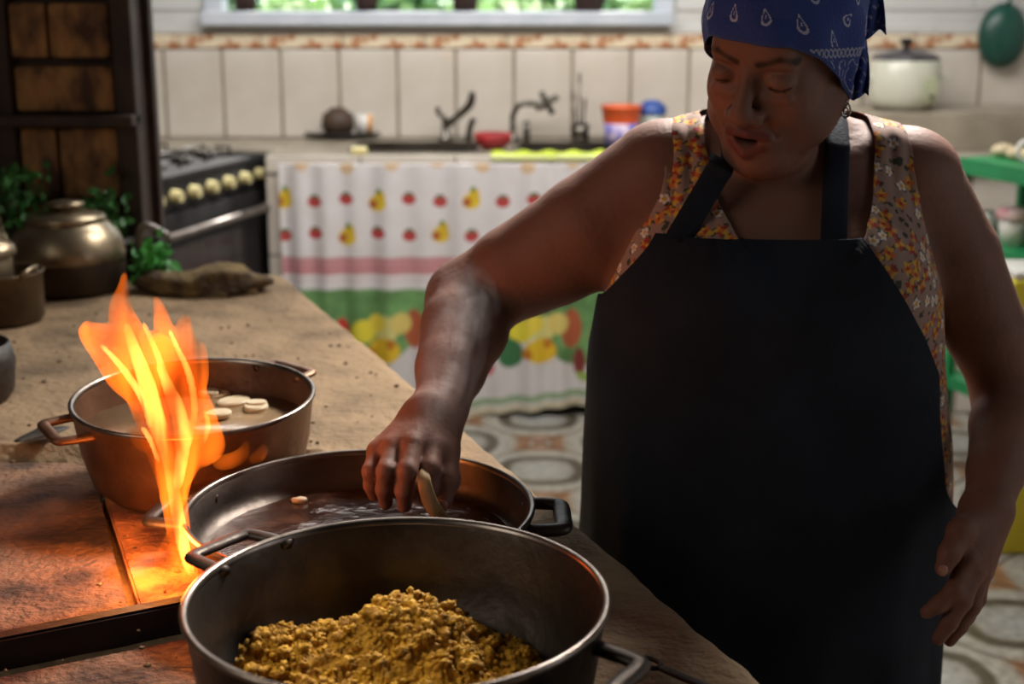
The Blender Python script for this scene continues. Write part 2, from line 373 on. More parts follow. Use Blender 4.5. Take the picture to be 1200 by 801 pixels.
#=================================================================== THE SETTING
FZ = -.08
XL, XR, YB, YF, ZC = -2.0, 2.7, 5.86, -1.2, 2.75
WZ0 = P(500, 13, y=YB).z; WX0, WX1 = P(247, 13, y=YB).x, P(779, 13, y=YB).x; WZ1 = 2.25
fl = struct('floor', box(XL, XR, YF, YB, FZ - .12, FZ - .006), 'grout')
wb = struct('wall_back', join(box(XL, XR, YB, YB + .16, FZ - .12, WZ0), box(XL, WX0, YB, YB + .16, WZ0, ZC), box(WX1, XR, YB, YB + .16, WZ0, ZC), box(WX0, WX1, YB, YB + .16, WZ1, ZC)), 'plaster')
struct('wall_left', box(XL - .15, XL, YF, YB, FZ - .12, ZC), 'darkwall')
struct('wall_right', box(XR, XR + .15, YF, YB, FZ - .12, ZC), 'plaster')
struct('wall_front', box(XL, XR, YF - .15, YF, FZ - .12, ZC), 'darkwall')
struct('ceiling', box(XL, XR, YF, YB, ZC, ZC + .1), 'darkwall')
# window: frame, sill, muntins
win = struct('window_1', join(box(WX0 - .02, WX0 + .05, YB - .03, YB + .1, WZ0, WZ1), box(WX1 - .04, WX1 + .03, YB - .03, YB + .1, WZ0, WZ1), box(WX0, WX1, YB - .03, YB + .1, WZ1 - .05, WZ1)), 'paleblue')
struct('window_sill', box(WX0 - .03, WX1 + .03, YB - .07, YB + .16, WZ0 - .055, WZ0, .008), 'paleblue', win)
# band of border tiles and wall tiles
z_b0, z_b1 = P(500, 56, y=YB).z, P(500, 40, y=YB).z
z_c = 0.905
def tilemesh(w_, h_, d_, m, bev=.004):
    v, f = box(-w_ / 2, w_ / 2, -d_, 0, 0, h_, bev)
    me = bpy.data.meshes.new('tile'); me.from_pydata([tuple(q) for q in v], [], f); me.materials.append(M[m]); return me
def put(name, me, loc, parent, rz=0):
    o = bpy.data.objects.new(name, me); COL.objects.link(o); o.parent = parent; o.location = Vector(loc) - ORG[parent]; o.rotation_euler = (0, 0, rz); return o
tw = .236
me = tilemesh(tw - .012, z_b0 - .006 - z_c, .012, 'tile')
xg = P(262, 100, y=YB).x
x = xg - tw * 4
gb = struct('backsplash_grout', box(XL, XR, YB - .006, YB, z_c, z_b1 + .002), 'grout', wb)
while x < XR - tw:
    put('wall_tile', me, (x + tw / 2, YB - .004, z_c), wb); x += tw
me = tilemesh(.325, z_b1 - z_b0, .016, 'border')
x = XL
while x < XR - .33:
    put('border_tile', me, (x + .165, YB - .004, z_b0), wb); x += .33
me = tilemesh(.36, WZ0 - .06 - z_b1, .008, 'plaster', .003)
x = XL
while x < XR - .37:
    put('painted_panel', me, (x + .185, YB, z_b1 + .004), wb); x += .37
me = tilemesh(.39, 1.2, .008, 'plaster', .003)
for x in (WX0 - .62, WX0 - .22, WX1 + .24, WX1 + .64, WX1 + 1.04, WX1 + 1.44): put('painted_panel', me, (x, YB, WZ0 + .004), wb)
# floor tiles: diamond-laid, each with a printed motif
def floortile_mat():
    m = bpy.data.materials.new('patterned_floor_tile'); m.use_nodes = True; nt = m.node_tree; N = nt.nodes; L = nt.links; b = N['Principled BSDF']; b.inputs['Roughness'].default_value = .35
    tc = N.new('ShaderNodeTexCoord'); sx = N.new('ShaderNodeSeparateXYZ'); L.new(tc.outputs['Object'], sx.inputs[0])
    def mth(op, a, b_=None):
        n = N.new('ShaderNodeMath'); n.operation = op
        for i, q in enumerate((a, b_)):
            if q is None: continue
            if isinstance(q, (int, float)): n.inputs[i].default_value = q
            else: L.new(q, n.inputs[i])
        return n.outputs[0]
    ax = mth('ABSOLUTE', sx.outputs[0]); ay = mth('ABSOLUTE', sx.outputs[1])
    p_ = mth('ADD', mth('POWER', ax, 1.6), mth('POWER', ay, 1.6)); r_ = mth('POWER', p_, .625)
    cr = N.new('ShaderNodeValToRGB'); L.new(mth('DIVIDE', r_, .30), cr.inputs[0])
    el = cr.color_ramp.elements; cr.color_ramp.interpolation = 'LINEAR'
    el[0].position = 0; el[0].color = (*srgb(186, 186, 182), 1); el[1].position = 1; el[1].color = (*srgb(160, 112, 76), 1)
    for p0, c in ((.34, srgb(176, 172, 162)), (.42, srgb(92, 84, 70)), (.52, srgb(96, 88, 74)), (.58, srgb(190, 186, 174)), (.74, srgb(176, 168, 154)), (.82, srgb(160, 116, 82)), (.93, srgb(150, 104, 72)), (.97, srgb(196, 190, 180))):
        e = el.new(p0); e.color = (*c, 1)
    nz = N.new('ShaderNodeTexNoise'); nz.inputs['Scale'].default_value = 14; mx = N.new('ShaderNodeMix'); mx.data_type = 'RGBA'; mx.blend_type = 'MULTIPLY'; mx.inputs[0].default_value = .85
    L.new(cr.outputs[0], mx.inputs[6]); L.new(nz.outputs['Fac'], mx.inputs[7]); L.new(mx.outputs[2], b.inputs['Base Color']); return m
M['floortile'] = floortile_mat()
edge_x0 = lambda y: .262 - (y - 1.286) * .388 - .35 if y < 3.4 else -2
T = .42; ca = math.cos(R(45))
v, f = box(-T / 2 + .004, T / 2 - .004, -T / 2 + .004, T / 2 - .004, -.012, 0, .002)
me = bpy.data.meshes.new('floor_tile'); me.from_pydata([tuple(q) for q in v], [], f); me.materials.append(M['floortile'])
for i in range(-16, 17):
    for j in range(-16, 17):
        x = .1 + (i - j) * T * ca; y = 4.55 + (i + j) * T * ca
        if (-1.6 < x < 2.42 and 1.0 < y < 5.6) and (x > edge_x0(y)): put('floor_tile', me, (x, y, FZ), fl, R(45))

# shrubs outside the window, sunlit
def leafy(name, n, center, ext, size, m, seed, parent=None, hang=0, **k):
    rr = random.Random(seed); V = []; F = []
    for i in range(n):
        c = Vector([center[j] + rr.gauss(0, .5) * ext[j] for j in range(3)])
        d = Vector((rr.gauss(0, 1), rr.gauss(0, 1), rr.gauss(0, 1) - hang)).normalized(); s_ = d.cross(Vector((rr.gauss(0, 1), rr.gauss(0, 1), rr.gauss(0, 1)))).normalized(); nn = d.cross(s_)
        L = size * rr.uniform(.6, 1.3); W = L * .32; b = len(V)
        V += [c, c + d * L * .35 + s_ * W + nn * L * .06, c + d * L * .35 - s_ * W + nn * L * .06, c + d * L * .72 + s_ * W * .7 - nn * L * .02, c + d * L * .72 - s_ * W * .7 - nn * L * .02, c + d * L - nn * L * .14, c + d * L * .4, c + d * L * .75 - nn * L * .06]
        F += [[b, b + 6, b + 1], [b, b + 2, b + 6], [b + 1, b + 6, b + 7, b + 3], [b + 6, b + 2, b + 4, b + 7], [b + 3, b + 7, b + 5], [b + 7, b + 4, b + 5]]
    return obj(name, ([tuple(q) for q in V], F), m, parent, **k)
for i, (px, dy, m_, wd, sz) in enumerate(((250, 1.0, 'leafmid', .16, .10), (345, .8, 'leafbright', .15, .08), (470, 1.3, 'leafmid', .25, .10), (590, .9, 'leafbright', .2, .09), (680, 1.2, 'leafmid', .22, .10), (770, .8, 'leafbright', .16, .09), (385, 1.9, 'leafmid', .5, .12), (650, 2.1, 'leafmid', .55, .12))):
    c = P(px, 8, y=YB + dy)
    lab = ['leafy shrub outside the left corner of the window', 'pale sunlit bush outside, second from the left window corner', 'mid green bush outside the window left of centre', 'pale sunlit bush outside the middle of the window', 'mid green bush outside the window right of centre', 'pale bush outside the right corner of the window', 'large green bush farther back outside the left half of window', 'large green bush farther back outside the right half of window'][i]
    t = thing('garden_shrub', lab, 'shrub', (c.x, c.y, 0), 'shrubs outside the window')
    obj('stem', tube([(c.x, c.y, 0), (c.x + .03, c.y, .7), (c.x, c.y, 1.4)], [.02, .015, .008]), 'pot', t)
    leafy('foliage', 420 if dy < 1.5 else 700, (c.x, c.y, 1.36), (wd, .16, .22), sz, m_, i, t, kind='stuff')
struct('yard_ground', box(-4, 5, YB + .16, 12, -.1, 0), 'leafmid')

#=================================================================== COUNTER, SINK, CURTAIN
YC = 5.2
ct = thing('kitchen_counter', 'long pale tiled kitchen counter with polished top beneath the window', 'counter', (0.4, YC, FZ))
cx0, cx1 = P(311, 200, y=YC).x, XR - .02
s1 = P(440, 150, z=.9).x, P(566, 150, z=.9).x; s2 = P(606, 150, z=.9).x, P(712, 150, z=.9).x
sy0, sy1 = 5.33, 5.68
xs = [XL + .02, s1[0], s1[1], s2[0], s2[1], cx1]
gs = []
for a, b, hole in zip(xs, xs[1:], (0, 1, 0, 1, 0)):
    if hole: gs += [box(a, b, YC, sy0, .84, .9), box(a, b, sy1, YB - .007, .84, .9)]
    else: gs += [box(max(a, cx0), b, YC, YB - .007, .84, .9)] + ([box(a, cx0, 5.42, YB - .007, .84, .9)] if a < cx0 else [])
obj('countertop', join(*gs), 'concrete', ct, smooth=False)
obj('counter_leg', box(cx0, cx0 + .075, YC + .005, YC + .5, FZ, .84), 'grout', ct, smooth=False)
me = tilemesh(.075 - .004, .298, .01, 'tile')
for k in range(3): put('leg_tile', me, (cx0 + .0375, YC + .004, FZ + .005 + .306 * k), ct)
me = tilemesh(.34, .062, .012, 'tile', .003)
x = cx0
while x < cx1 - .3: put('edge_tile', me, (x + .175, YC - .001, .842), ct); x += .347
obj('curtain_rod', cyl((cx0 + .1, YC + .02, .825), (1.3, YC + .02, .825), .006, n=8), 'steel', ct)
obj('back_panel', box(cx0 + .1, cx1, YC + .5, YC + .52, FZ, .84), 'dark', ct, smooth=False)
me = tilemesh(.33, .298, .01, 'tile')
for i in range(4):
    for k in range(3): put('front_tile', me, (1.52 + .34 * i, YC + .02, FZ + .005 + .306 * k), ct)
obj('front_wall', box(1.34, cx1, YC + .02, YC + .06, FZ, .84), 'grout', ct, smooth=False)
for nm, (a, b) in (('left', s1), ('right', s2)):
    g = []
    zz = .74; tk = .004
    g = join(box(a, b, sy0, sy1, zz, zz + tk), box(a, a + tk, sy0, sy1, zz, .9), box(b - tk, b, sy0, sy1, zz, .9), box(a, b, sy0, sy0 + tk, zz, .9), box(a, b, sy1 - tk, sy1, zz, .9),
             box(a - .015, b + .015, sy0 - .015, sy0, .9, .904), box(a - .015, b + .015, sy1, sy1 + .015, .9, .904), box(a - .015, a, sy0, sy1, .9, .904), box(b, b + .015, sy0, sy1, .9, .904))
    s_ = obj('sink_basin', g, 'steel', ct, smooth=False, label='steel sink basin on the ' + nm)
# printed curtain
def curtain():
    nx, nz = 420, 300; pxa, pxb = 331, 880
    xa, xb = P(pxa, 330, y=YC - .02).x, P(pxb, 330, y=YC - .02).x
    ztop = .83; U = np.linspace(0, 1, nx); W = np.linspace(0, 1, nz); U, W = np.meshgrid(U, W)
    px = pxa + U * (pxb - pxa)
    pyb = np.interp(px, [331, 420, 545, 690, 880], [478, 480, 488, 474, 470]); pyt = 189 + 0 * px
    py = pyt + (pyb - pyt) * W
    u = (px - 600) / FPX; v = (400.5 - py) / FPX; dz = -sp + cp * v; dy = cp + sp * v; t = (YC - .03) / dy
    X = u * (YC - .03) / (cp + sp * .04); Z = 1.5 + dz * t; Z = np.where(W < .01, ztop, Z)
    fold = .012 * np.sin(U * 95 + 2 * np.sin(U * 9)) + .008 * np.sin(U * 41 + 1.3)
    Y = (YC - .035) + fold * (.5 + .8 * W) * (1.0)
    V = np.stack([X, Y, Z], -1).reshape(-1, 3)
    I = np.arange(nx * nz).reshape(nz, nx); F = np.stack([I[:-1, :-1], I[:-1, 1:], I[1:, 1:], I[1:, :-1]], -1).reshape(-1, 4)
    C = np.empty((nz, nx, 3)); C[:] = srgb(214, 209, 210)
    def blob(cx, cy, rx, ry, c, soft=1.0):
        d = ((px - cx) / rx) ** 2 + ((py - cy) / ry) ** 2; m = np.clip((1.25 - d) * 3, 0, 1)[..., None] * soft
        C[:] = C * (1 - m) + np.array(srgb(*c)) * m
    def pear(cx, cy):
        blob(cx, cy + 2, 10, 9, (214, 184, 44)); blob(cx + 3, cy - 6, 6, 7, (206, 172, 40)); blob(cx - 5, cy + 3, 5, 5, (168, 92, 44)); blob(cx + 2, cy - 12, 3, 3, (90, 130, 60))
    def tom(cx, cy, s=1.0): blob(cx, cy, 8 * s, 6.5 * s, (176, 62, 62)); blob(cx, cy - 6 * s, 5, 2.2, (90, 100, 60))
    step = 49
    k = 0
    for cx in np.arange(336, 900, 36.2):
        (pear if k % 3 == 0 else tom)(cx, 233 + (k % 2) * 3); k += 1
    k = 1
    for cx in np.arange(332, 900, 36.2):
        (pear if k % 3 == 0 else tom)(cx + 4, 273 + (k % 2) * 3); k += 1
    for cx in np.arange(358, 880, 52): blob(cx, 193 + 4 * math.sin(cx), 8, 7, (206, 170, 120), .8)
    def band(a, b, c, s=1.0):
        m = (np.clip((py - a) / 2, 0, 1) * np.clip((b - py) / 2, 0, 1))[..., None] * s; C[:] = C * (1 - m) + np.array(srgb(*c)) * m
    band(300, 322, (190, 130, 134)); band(305, 307.5, (226, 200, 200)); band(312, 314, (226, 200, 200)); band(325, 328, (206, 160, 160))
    lo = 405 + 22 * np.sin((px - 331) / 48.0) + 8 * np.sin(px / 17.0)
    g = np.clip((py - 337) / 3, 0, 1) * np.clip((lo - py) / 3, 0, 1); n = fbm(px / 22, py / 22)[..., None]
    gc = np.array(srgb(104, 148, 90)) * (1 + 1.3 * n); C[:] = C * (1 - g[..., None]) + gc * g[..., None]
    for cx0_ in (455, 640, 830):
        blob(cx0_ - 44, 392, 14, 12, (70, 118, 60)); blob(cx0_ - 3, 385, 13, 15, (214, 206, 130)); blob(cx0_ + 30, 385, 12, 22, (176, 92, 58)); blob(cx0_ + 62, 396, 10, 22, (158, 72, 60))
        blob(cx0_ - 30, 388, 14, 13, (226, 212, 60)); blob(cx0_ - 6, 410, 18, 14, (224, 186, 40)); blob(cx0_ - 14, 378, 10, 10, (228, 206, 70)); blob(cx0_ + 14, 378, 12, 12, (216, 196, 110))
        blob(cx0_ - 42, 414, 15, 16, (58, 112, 70)); blob(cx0_ - 56, 388, 8, 15, (196, 56, 50)); blob(cx0_ - 70, 428, 9, 12, (200, 80, 90)); blob(cx0_ + 40, 424, 7, 16, (130, 52, 48)); blob(cx0_ + 45, 440, 8, 5, (150, 180, 80))
        blob(cx0_ - 22, 414, 6, 6, (190, 120, 30)); blob(cx0_ + 2, 402, 5, 6, (190, 120, 30))
    hem = pyb - py
    m = (np.clip((hem - 10) / 2, 0, 1) * np.clip((20 - hem) / 2, 0, 1))[..., None] * .9; C[:] = C * (1 - m) + np.array(srgb(142, 170, 128)) * m
    m = np.clip((9 - hem) / 2, 0, 1)[..., None]; C[:] = C * (1 - m) + np.array(srgb(206, 196, 170)) * m
    o = obj('curtain', (V, F), 'print', label='white cotton curtain printed with fruit hanging below the sink counter', cat='curtain'); paint(o, C.reshape(-1, 3))
    md = o.modifiers.new('thickness', 'SOLIDIFY'); md.thickness = .0015
curtain()
# faucets
def fauc(px, kind):
    b = P(px, 146, y=5.74); c = Vector((b.x, 5.74, .9))
    if kind == 0:
        t = thing('faucet', 'old brass lever faucet with upright curved spout behind the left basin', 'faucet', c)
        obj('base', lathe([(0, 0), (.028, 0), (.028, .012), (.016, .02), (.014, .09), (0, .09)], c, 20), 'chrome', t)
        obj('spout', tube([c + Vector((0, 0, .06)), c + Vector((.05, -.03, .10)), c + Vector((.10, -.05, .15)), c + Vector((.11, -.05, .20))], [.016, .014, .017, .012]), 'chrome', t)
        obj('handle', tube([c + Vector((-.0, 0, .09)), c + Vector((-.03, 0, .115)), c + Vector((-.028, 0, .135))], .010), 'chrome', t)
        obj('valve', tube([c + Vector((.09, 0, 0)), c + Vector((.10, 0, .06)), c + Vector((.115, 0, .09))], .013), 'chrome', t)
    else:
        t = thing('faucet', 'chrome gooseneck faucet with dark star handle behind the right basin', 'faucet', c)
        obj('base', lathe([(0, 0), (.026, 0), (.026, .012), (.012, .02), (.011, .05), (0, .05)], c, 20), 'chrome', t)
        obj('spout', tube([c + Vector((0, 0, .04)), c + Vector((0, 0, .10)), c + Vector((.03, -.01, .145)), c + Vector((.09, -.02, .15)), c + Vector((.13, -.03, .14))], [.011, .011, .011, .013, .018]), 'chrome', t)
        hc = c + Vector((.135, -.03, .155))
        g = [ico(hc, .022, 2)]
        for a in range(4): g.append(cyl(hc, hc + Vector((.05 * math.cos(a * 1.57 + .5), 0, .05 * math.sin(a * 1.57 + .5))), .011, .013, 10))
        obj('handle', join(*g), 'chrome', t, label='dark star-shaped handle')
        obj('valve', cyl(c + Vector((.055, 0, 0)), c + Vector((.055, 0, .08)), .014, .012), 'chrome', t)
fauc(522, 0); fauc(601, 1)
# holder with ladles
c = P(680, 146, y=5.72); c.z = .9
t = thing('utensil_cup', 'small steel cup holding long utensils beside the gooseneck faucet', 'cup', c)
obj('cup', lathe([(0, 0), (.035, 0), (.038, .07), (.036, .07), (.033, .004), (0, .004)], c, 24), 'chrome', t)
for i, (dx, zt, r) in enumerate(((-.005, .27, .006), (-.03, .20, .005), (.018, .17, .005))):
    u = thing('ladle', ['tall steel ladle standing in the steel cup', 'shorter steel spoon leaning left in the steel cup', 'steel fork leaning right in the steel cup'][i], 'utensil', c + Vector((dx * .5, 0, .006)), None)
    obj('shaft', cyl(c + Vector((dx * .5, 0, .006)), c + Vector((dx, 0, zt)), .004, .005, 8), 'chrome', u)
    obj('handle', tube([c + Vector((dx, 0, zt - .04)), c + Vector((dx, 0, zt))], [.009, .011], sc=(1, .5)), 'chrome', u)
# red bowl, lime cloth
c = P(578, 150, y=5.33); c.z = .904
bx = P(578, 154, y=5.5); bx.y = 5.44
t = obj('bowl', lathe([(0, 0), (.035, 0), (.066, .025), (.074, .06), (.070, .062), (.06, .03), (.03, .006), (0, .006)], (bx.x, bx.y, .9), 36), 'red', label='red plastic bowl on the counter between the two sink basins', cat='bowl')
a = P(577, 168, z=.905); b = P(706, 158, z=.905)
nx, ny = 40, 14; U, W = np.meshgrid(np.linspace(0, 1, nx), np.linspace(0, 1, ny))
X = a.x + U * (b.x - a.x); Y = YC - .02 + W * .11; Z = .906 + .006 * fbm(U * 9, W * 4) + .004 + .006 * np.sin(U * 30) * (W > .5); Z = np.where(W < .12, .895 - .0 * W, Z)
I = np.arange(nx * ny).reshape(ny, nx); o = obj('dish_cloth', (np.stack([X, Y, Z], -1).reshape(-1, 3), np.stack([I[:-1, :-1], I[:-1, 1:], I[1:, 1:], I[1:, :-1]], -1).reshape(-1, 4)), 'lime', label='lime green dish cloth spread along the counter edge', cat='cloth')
o.modifiers.new('thickness', 'SOLIDIFY').thickness = .004
# detergent tub, jar with blue lid, small brown jar
c = P(728, 143, y=5.62); c.z = .9
t = thing('detergent_tub', 'round tub with orange top and violet label on the counter', 'tub', c)
obj('label_band', lathe([(0, 0), (.062, 0), (.07, .085), (0, .085)], c, 32), 'violet', t); obj('rim_band', lathe([(.07, .085), (.078, .14), (.081, .142), (.081, .152), (0, .156)], c, 32), 'orange', t, label='orange upper band and lid')
c = P(764, 138, y=5.68); c.z = .9
t = thing('storage_jar', 'cloudy storage jar with a blue lid right of the orange tub', 'jar', c)
obj('body', lathe([(0, 0), (.05, 0), (.054, .01), (.054, .12), (0, .12)], c, 28), 'clear', t); obj('lid', lathe([(.058, .115), (.058, .14), (.03, .165), (0, .17)], c, 28), 'blue', t)
c = P(812, 137, y=5.68); c.z = .9
t = thing('spice_jar', 'small brown spice jar on the counter beside her cheek', 'jar', c)
obj('body', lathe([(0, 0), (.03, 0), (.032, .05), (.02, .065), (0, .065)], c, 20), 'brownclay', t); obj('lid', lathe([(.022, .065), (.022, .09), (0, .092)], c, 20), 'orange', t)
# tray with stoneware pot and striped cup
c = P(402, 162, z=.9)
t = obj('serving_tray', lathe([(0, .012), (.09, .012), (.15, .028), (.155, .036), (.145, .034), (.09, .022), (0, .022)], (c.x, c.y, .892), 40, .55), 'board', label='dark oval wooden tray on the counter left of the sink', cat='tray')
q = P(400, 153, z=.93); t = thing('stoneware_pot', 'squat brown stoneware pot on the dark tray', 'pot', (q.x - .01, c.y, .916))
obj('body', lathe([(0, 0), (.05, 0), (.068, .04), (.06, .085), (.035, .1), (0, .1)], (q.x - .01, c.y, .916), 32), 'brownclay', t)
obj('lid', lathe([(.036, .1), (.03, .108), (0, .112)], (q.x - .01, c.y, .916), 24), 'brownclay', t)
q = P(429, 150, z=.93); t = thing('striped_cup', 'orange and white striped cup beside the stoneware pot', 'cup', (q.x + .006, c.y, .916))
for nm, (r0, r1), mm in (('white_band', (.0, .066), 'white'),): obj(nm, lathe([(0, 0), (.034, 0), (.038, .085), (.035, .085), (.031, .004), (0, .004)], (q.x + .006, c.y, .916), 24), 'white', t)
obj('orange_stripe', tube([(q.x + .03, c.y - .028, .920), (q.x + .033, c.y - .031, .998)], .010, sc=(1, .35), smooth=False), 'yolk', t)
q = P(432, 168, z=.905); obj('sponge', box(q.x - .03, q.x + .03, YC + .02, YC + .08, .9, .93, .01), 'knob', smooth='auto', label='cream sponge at the counter edge before the tray', cat='sponge')
# rice cooker on raised block
RZ = .9
c = P(1058, 131, z=RZ); c = Vector((c.x, 5.62, RZ))
c.x = P(1058, 120, y=5.62).x
hz = P(1058, 131, y=5.5).z
obj('cutting_board', box(c.x - .24, c.x + .55, 5.40, 5.83, .9, hz, .006), 'concrete', smooth='auto', label='thick pale slab on the counter carrying the rice cooker', cat='board')
c.z = hz; r_ = .135
t = thing('rice_cooker', 'cream electric rice cooker with dark lid on the counter', 'rice cooker', c)
h_ = .185
obj('body', lathe([(0, .012), (r_ * .84, .012), (r_ * .95, .03), (r_, .06), (r_, h_), (r_ * .96, h_ + .006), (0, h_ + .006)], c, 56), 'ricewhite', t)
obj('foot_ring', lathe([(0, 0), (r_ * .8, 0), (r_ * .84, .014), (0, .014)], c, 40), 'greybar', t)
obj('lid', lathe([(r_ * .97, h_ + .006), (r_ * .97, h_ + .014), (r_ * .8, h_ + .03), (.03, h_ + .048), (0, h_ + .05)], c, 48), 'smokelid', t)
obj('lid_knob', lathe([(.014, h_ + .048), (.012, h_ + .06), (.026, h_ + .07), (.024, h_ + .085), (0, h_ + .088)], c, 24), 'blackenamel', t)
for s_ in (-1, 1): obj('handle', box(c.x + s_ * (r_ + .012) - .018, c.x + s_ * (r_ + .012) + .018, c.y - .03, c.y + .03, hz + .11, hz + .135, .006), 'ricewhite', t, smooth='auto')
obj('control_panel', box(c.x + .045, c.x + .095, c.y - r_ - .004, c.y - r_ + .03, hz + .04, hz + .13, .005), 'panel', t, smooth='auto')
obj('switch_lever', box(c.x + .06, c.x + .08, c.y - r_ - .014, c.y - r_ - .002, hz + .055, hz + .067, .002), 'greybar', t, smooth='auto')
# green pan hanging on the wall
c = P(1177, 42, y=5.78)
t = thing('hanging_pan', 'dark green pan hanging by its handle at the right edge', 'pan', (c.x, c.y, c.z - .13))
g = lathe([(0, 0), (.075, 0), (.105, .03), (.115, .05), (.112, .052), (.10, .033), (.07, .006), (0, .006)], (0, 0, 0), 48)
v = np.array(g[0]); v = np.stack([v[:, 0] * .86, -v[:, 2] + .05, v[:, 1] * 1.12], 1) ; v = v * np.array([1, -1, 1]) + np.array([c.x, 5.80, c.z])
obj('pan_body', (v, [q[::-1] for q in g[1]]), 'wokgreen', t)
obj('handle', tube([(c.x + .01, 5.79, c.z + .12), (c.x + .025, 5.79, c.z + .24), (c.x + .03, 5.80, c.z + .32)], [.016, .012, .014], sc=(1, .5)), 'wokgreen', t)
obj('hook', tube([(c.x + .03, 5.85, c.z + .325), (c.x + .03, 5.80, c.z + .31), (c.x + .03, 5.79, c.z + .32)], .005), 'steel', t)
# green shelf rack with cups (front right of the counter)
a = P(1124, 184, y=4.6); b = P(1212, 206, y=4.25); lo_a = P(1132, 262, y=4.6)
rk = thing('storage_rack', 'green plastic storage rack with dark interior at the right edge', 'rack', (a.x + .2, 4.4, FZ))
def slab(p, q, dz0, dz1, dep): # board between two points, extruded to the right-back
    n = Vector((q.y - p.y, -(q.x - p.x), 0)).normalized() * -dep
    V = [p + Vector((0, 0, dz0)), q + Vector((0, 0, dz0)), q + n + Vector((0, 0, dz0)), p + n + Vector((0, 0, dz0))]; V += [Vector((*k_.xy, k_.z + dz1 - dz0)) for k_ in V]
    return [tuple(k_) for k_ in V], [[0, 1, 2, 3][::-1], [4, 5, 6, 7], [0, 1, 5, 4], [1, 2, 6, 5], [2, 3, 7, 6], [3, 0, 4, 7]]
b.z = a.z; D = Vector((b.x - a.x, b.y - a.y, 0)); Ln = D.length; D.normalize(); Nn = Vector((-D.y, D.x, 0))
if Nn.y < 0: Nn = -Nn
b2 = a + D * (Ln + .25)
def rb(p, L, dep, z0, z1, off=0):
    p = p + Nn * off; q = p + D * L
    V = [p, q, q + Nn * dep, p + Nn * dep]; V = [Vector((k_.x, k_.y, z0)) for k_ in V] + [Vector((k_.x, k_.y, z1)) for k_ in V]
    return [tuple(k_) for k_ in V], [[3, 2, 1, 0], [4, 5, 6, 7], [0, 1, 5, 4], [1, 2, 6, 5], [2, 3, 7, 6], [3, 0, 4, 7]]
LL = Ln + .3; zt = a.z; zl = P(1150, 285, y=4.5).z; zk = P(1110, 440, y=4.5).z - .02
for z_ in (zt, zl): obj('shelf', rb(a, LL, .26, z_ - .05, z_), 'green', rk, smooth=False)
obj('back_board', rb(a, LL, .01, FZ, zt - .05, .25), 'dark', rk, smooth=False)
for q_ in (0, LL - .03): 
    for off in (0, .235): obj('post', rb(a + D * q_, .03, .025, FZ, zt - .05, off), 'green', rk, smooth=False)
obj('shelf', rb(a + D * -.03, LL, .26, zk - .04, zk), 'green', rk, smooth=False)
def cupat(px, py, zb, off, lab, m1, m2, r, h, name='tumbler'):
    q = P(px, py, z=zb); 
    t = thing(name, lab, 'cup', (q.x, q.y, zb))
    obj('body', lathe([(0, 0), (r * .8, 0), (r, h), (r * .94, h), (r * .74, .004), (0, .004)], (q.x, q.y, zb), 28), m1, t)
    obj('lid', lathe([(r * 1.08, h - .01), (r * 1.12, h + .012), (r * .9, h + .022), (0, h + .02)], (q.x, q.y, zb), 28), m2, t)
q = a + D * .17 + Nn * .10
t = thing('lidded_tub', 'pale plastic tub with pink printed lid on the lower green shelf', 'tub', (q.x, q.y, zl))
obj('body', lathe([(0, 0), (.038, 0), (.05, .09), (0, .09)], (q.x, q.y, zl), 28), 'white', t); obj('lid', lathe([(.056, .088), (.058, .104), (.05, .118), (0, .122)], (q.x, q.y, zl), 28), 'pink', t)
q = a + D * .05 + Nn * .10
obj('drinking_glass', lathe([(0, 0), (.028, 0), (.034, .09), (.031, .09), (.026, .006), (0, .006)], (q.x, q.y, zl), 24), 'clear', label='cloudy drinking glass on the lower green shelf left of the tub', cat='glass')
q = a + D * .26 + Nn * .10
t = thing('mug', 'white mug with yellow side on top of the green rack', 'mug', (q.x, q.y, zt))
obj('body', lathe([(0, 0), (.036, 0), (.04, .085), (.036, .085), (.033, .006), (0, .006)], (q.x, q.y, zt), 28), 'yellow', t)
hq = Vector((q.x - .045, q.y - .02, zt + .045)); obj('handle', tube([hq + Vector((.02 * 1.4 * math.cos(a_), 0, .03 * math.sin(a_))) for a_ in np.linspace(1.2, 5.1, 9)], .008), 'white', t)
for i, (dd, r__) in enumerate(((.06, .03), (.13, .028), (.19, .026))):
    q = a + D * dd + Nn * .12; obj('bread_roll', ico((q.x, q.y, zt + r__ * .78), r__, 2, (1.3, 1, .8), .06, i), 'slice', label=['leftmost of three pale rolls on the green rack', 'middle of three pale rolls on the green rack', 'pale roll nearest the mug on the green rack'][i], cat='bread', group='rolls on the green rack')
q = P(1200, 352, y=3.9); obj('yellow_basket', box(q.x - .06, q.x + .2, 3.82, 4.05, FZ, q.z + .07, .01), 'yellow', smooth='auto', label='yellow plastic bin behind her left arm at the frame edge', cat='bin')
q = P(1200, 352, y=3.9); obj('folded_cloth', box(q.x - .055, q.x + .16, 3.83, 4.03, q.z + .07, q.z + .095, .012), 'white', smooth='auto', label='folded white cloth lying on the yellow bin', cat='cloth')

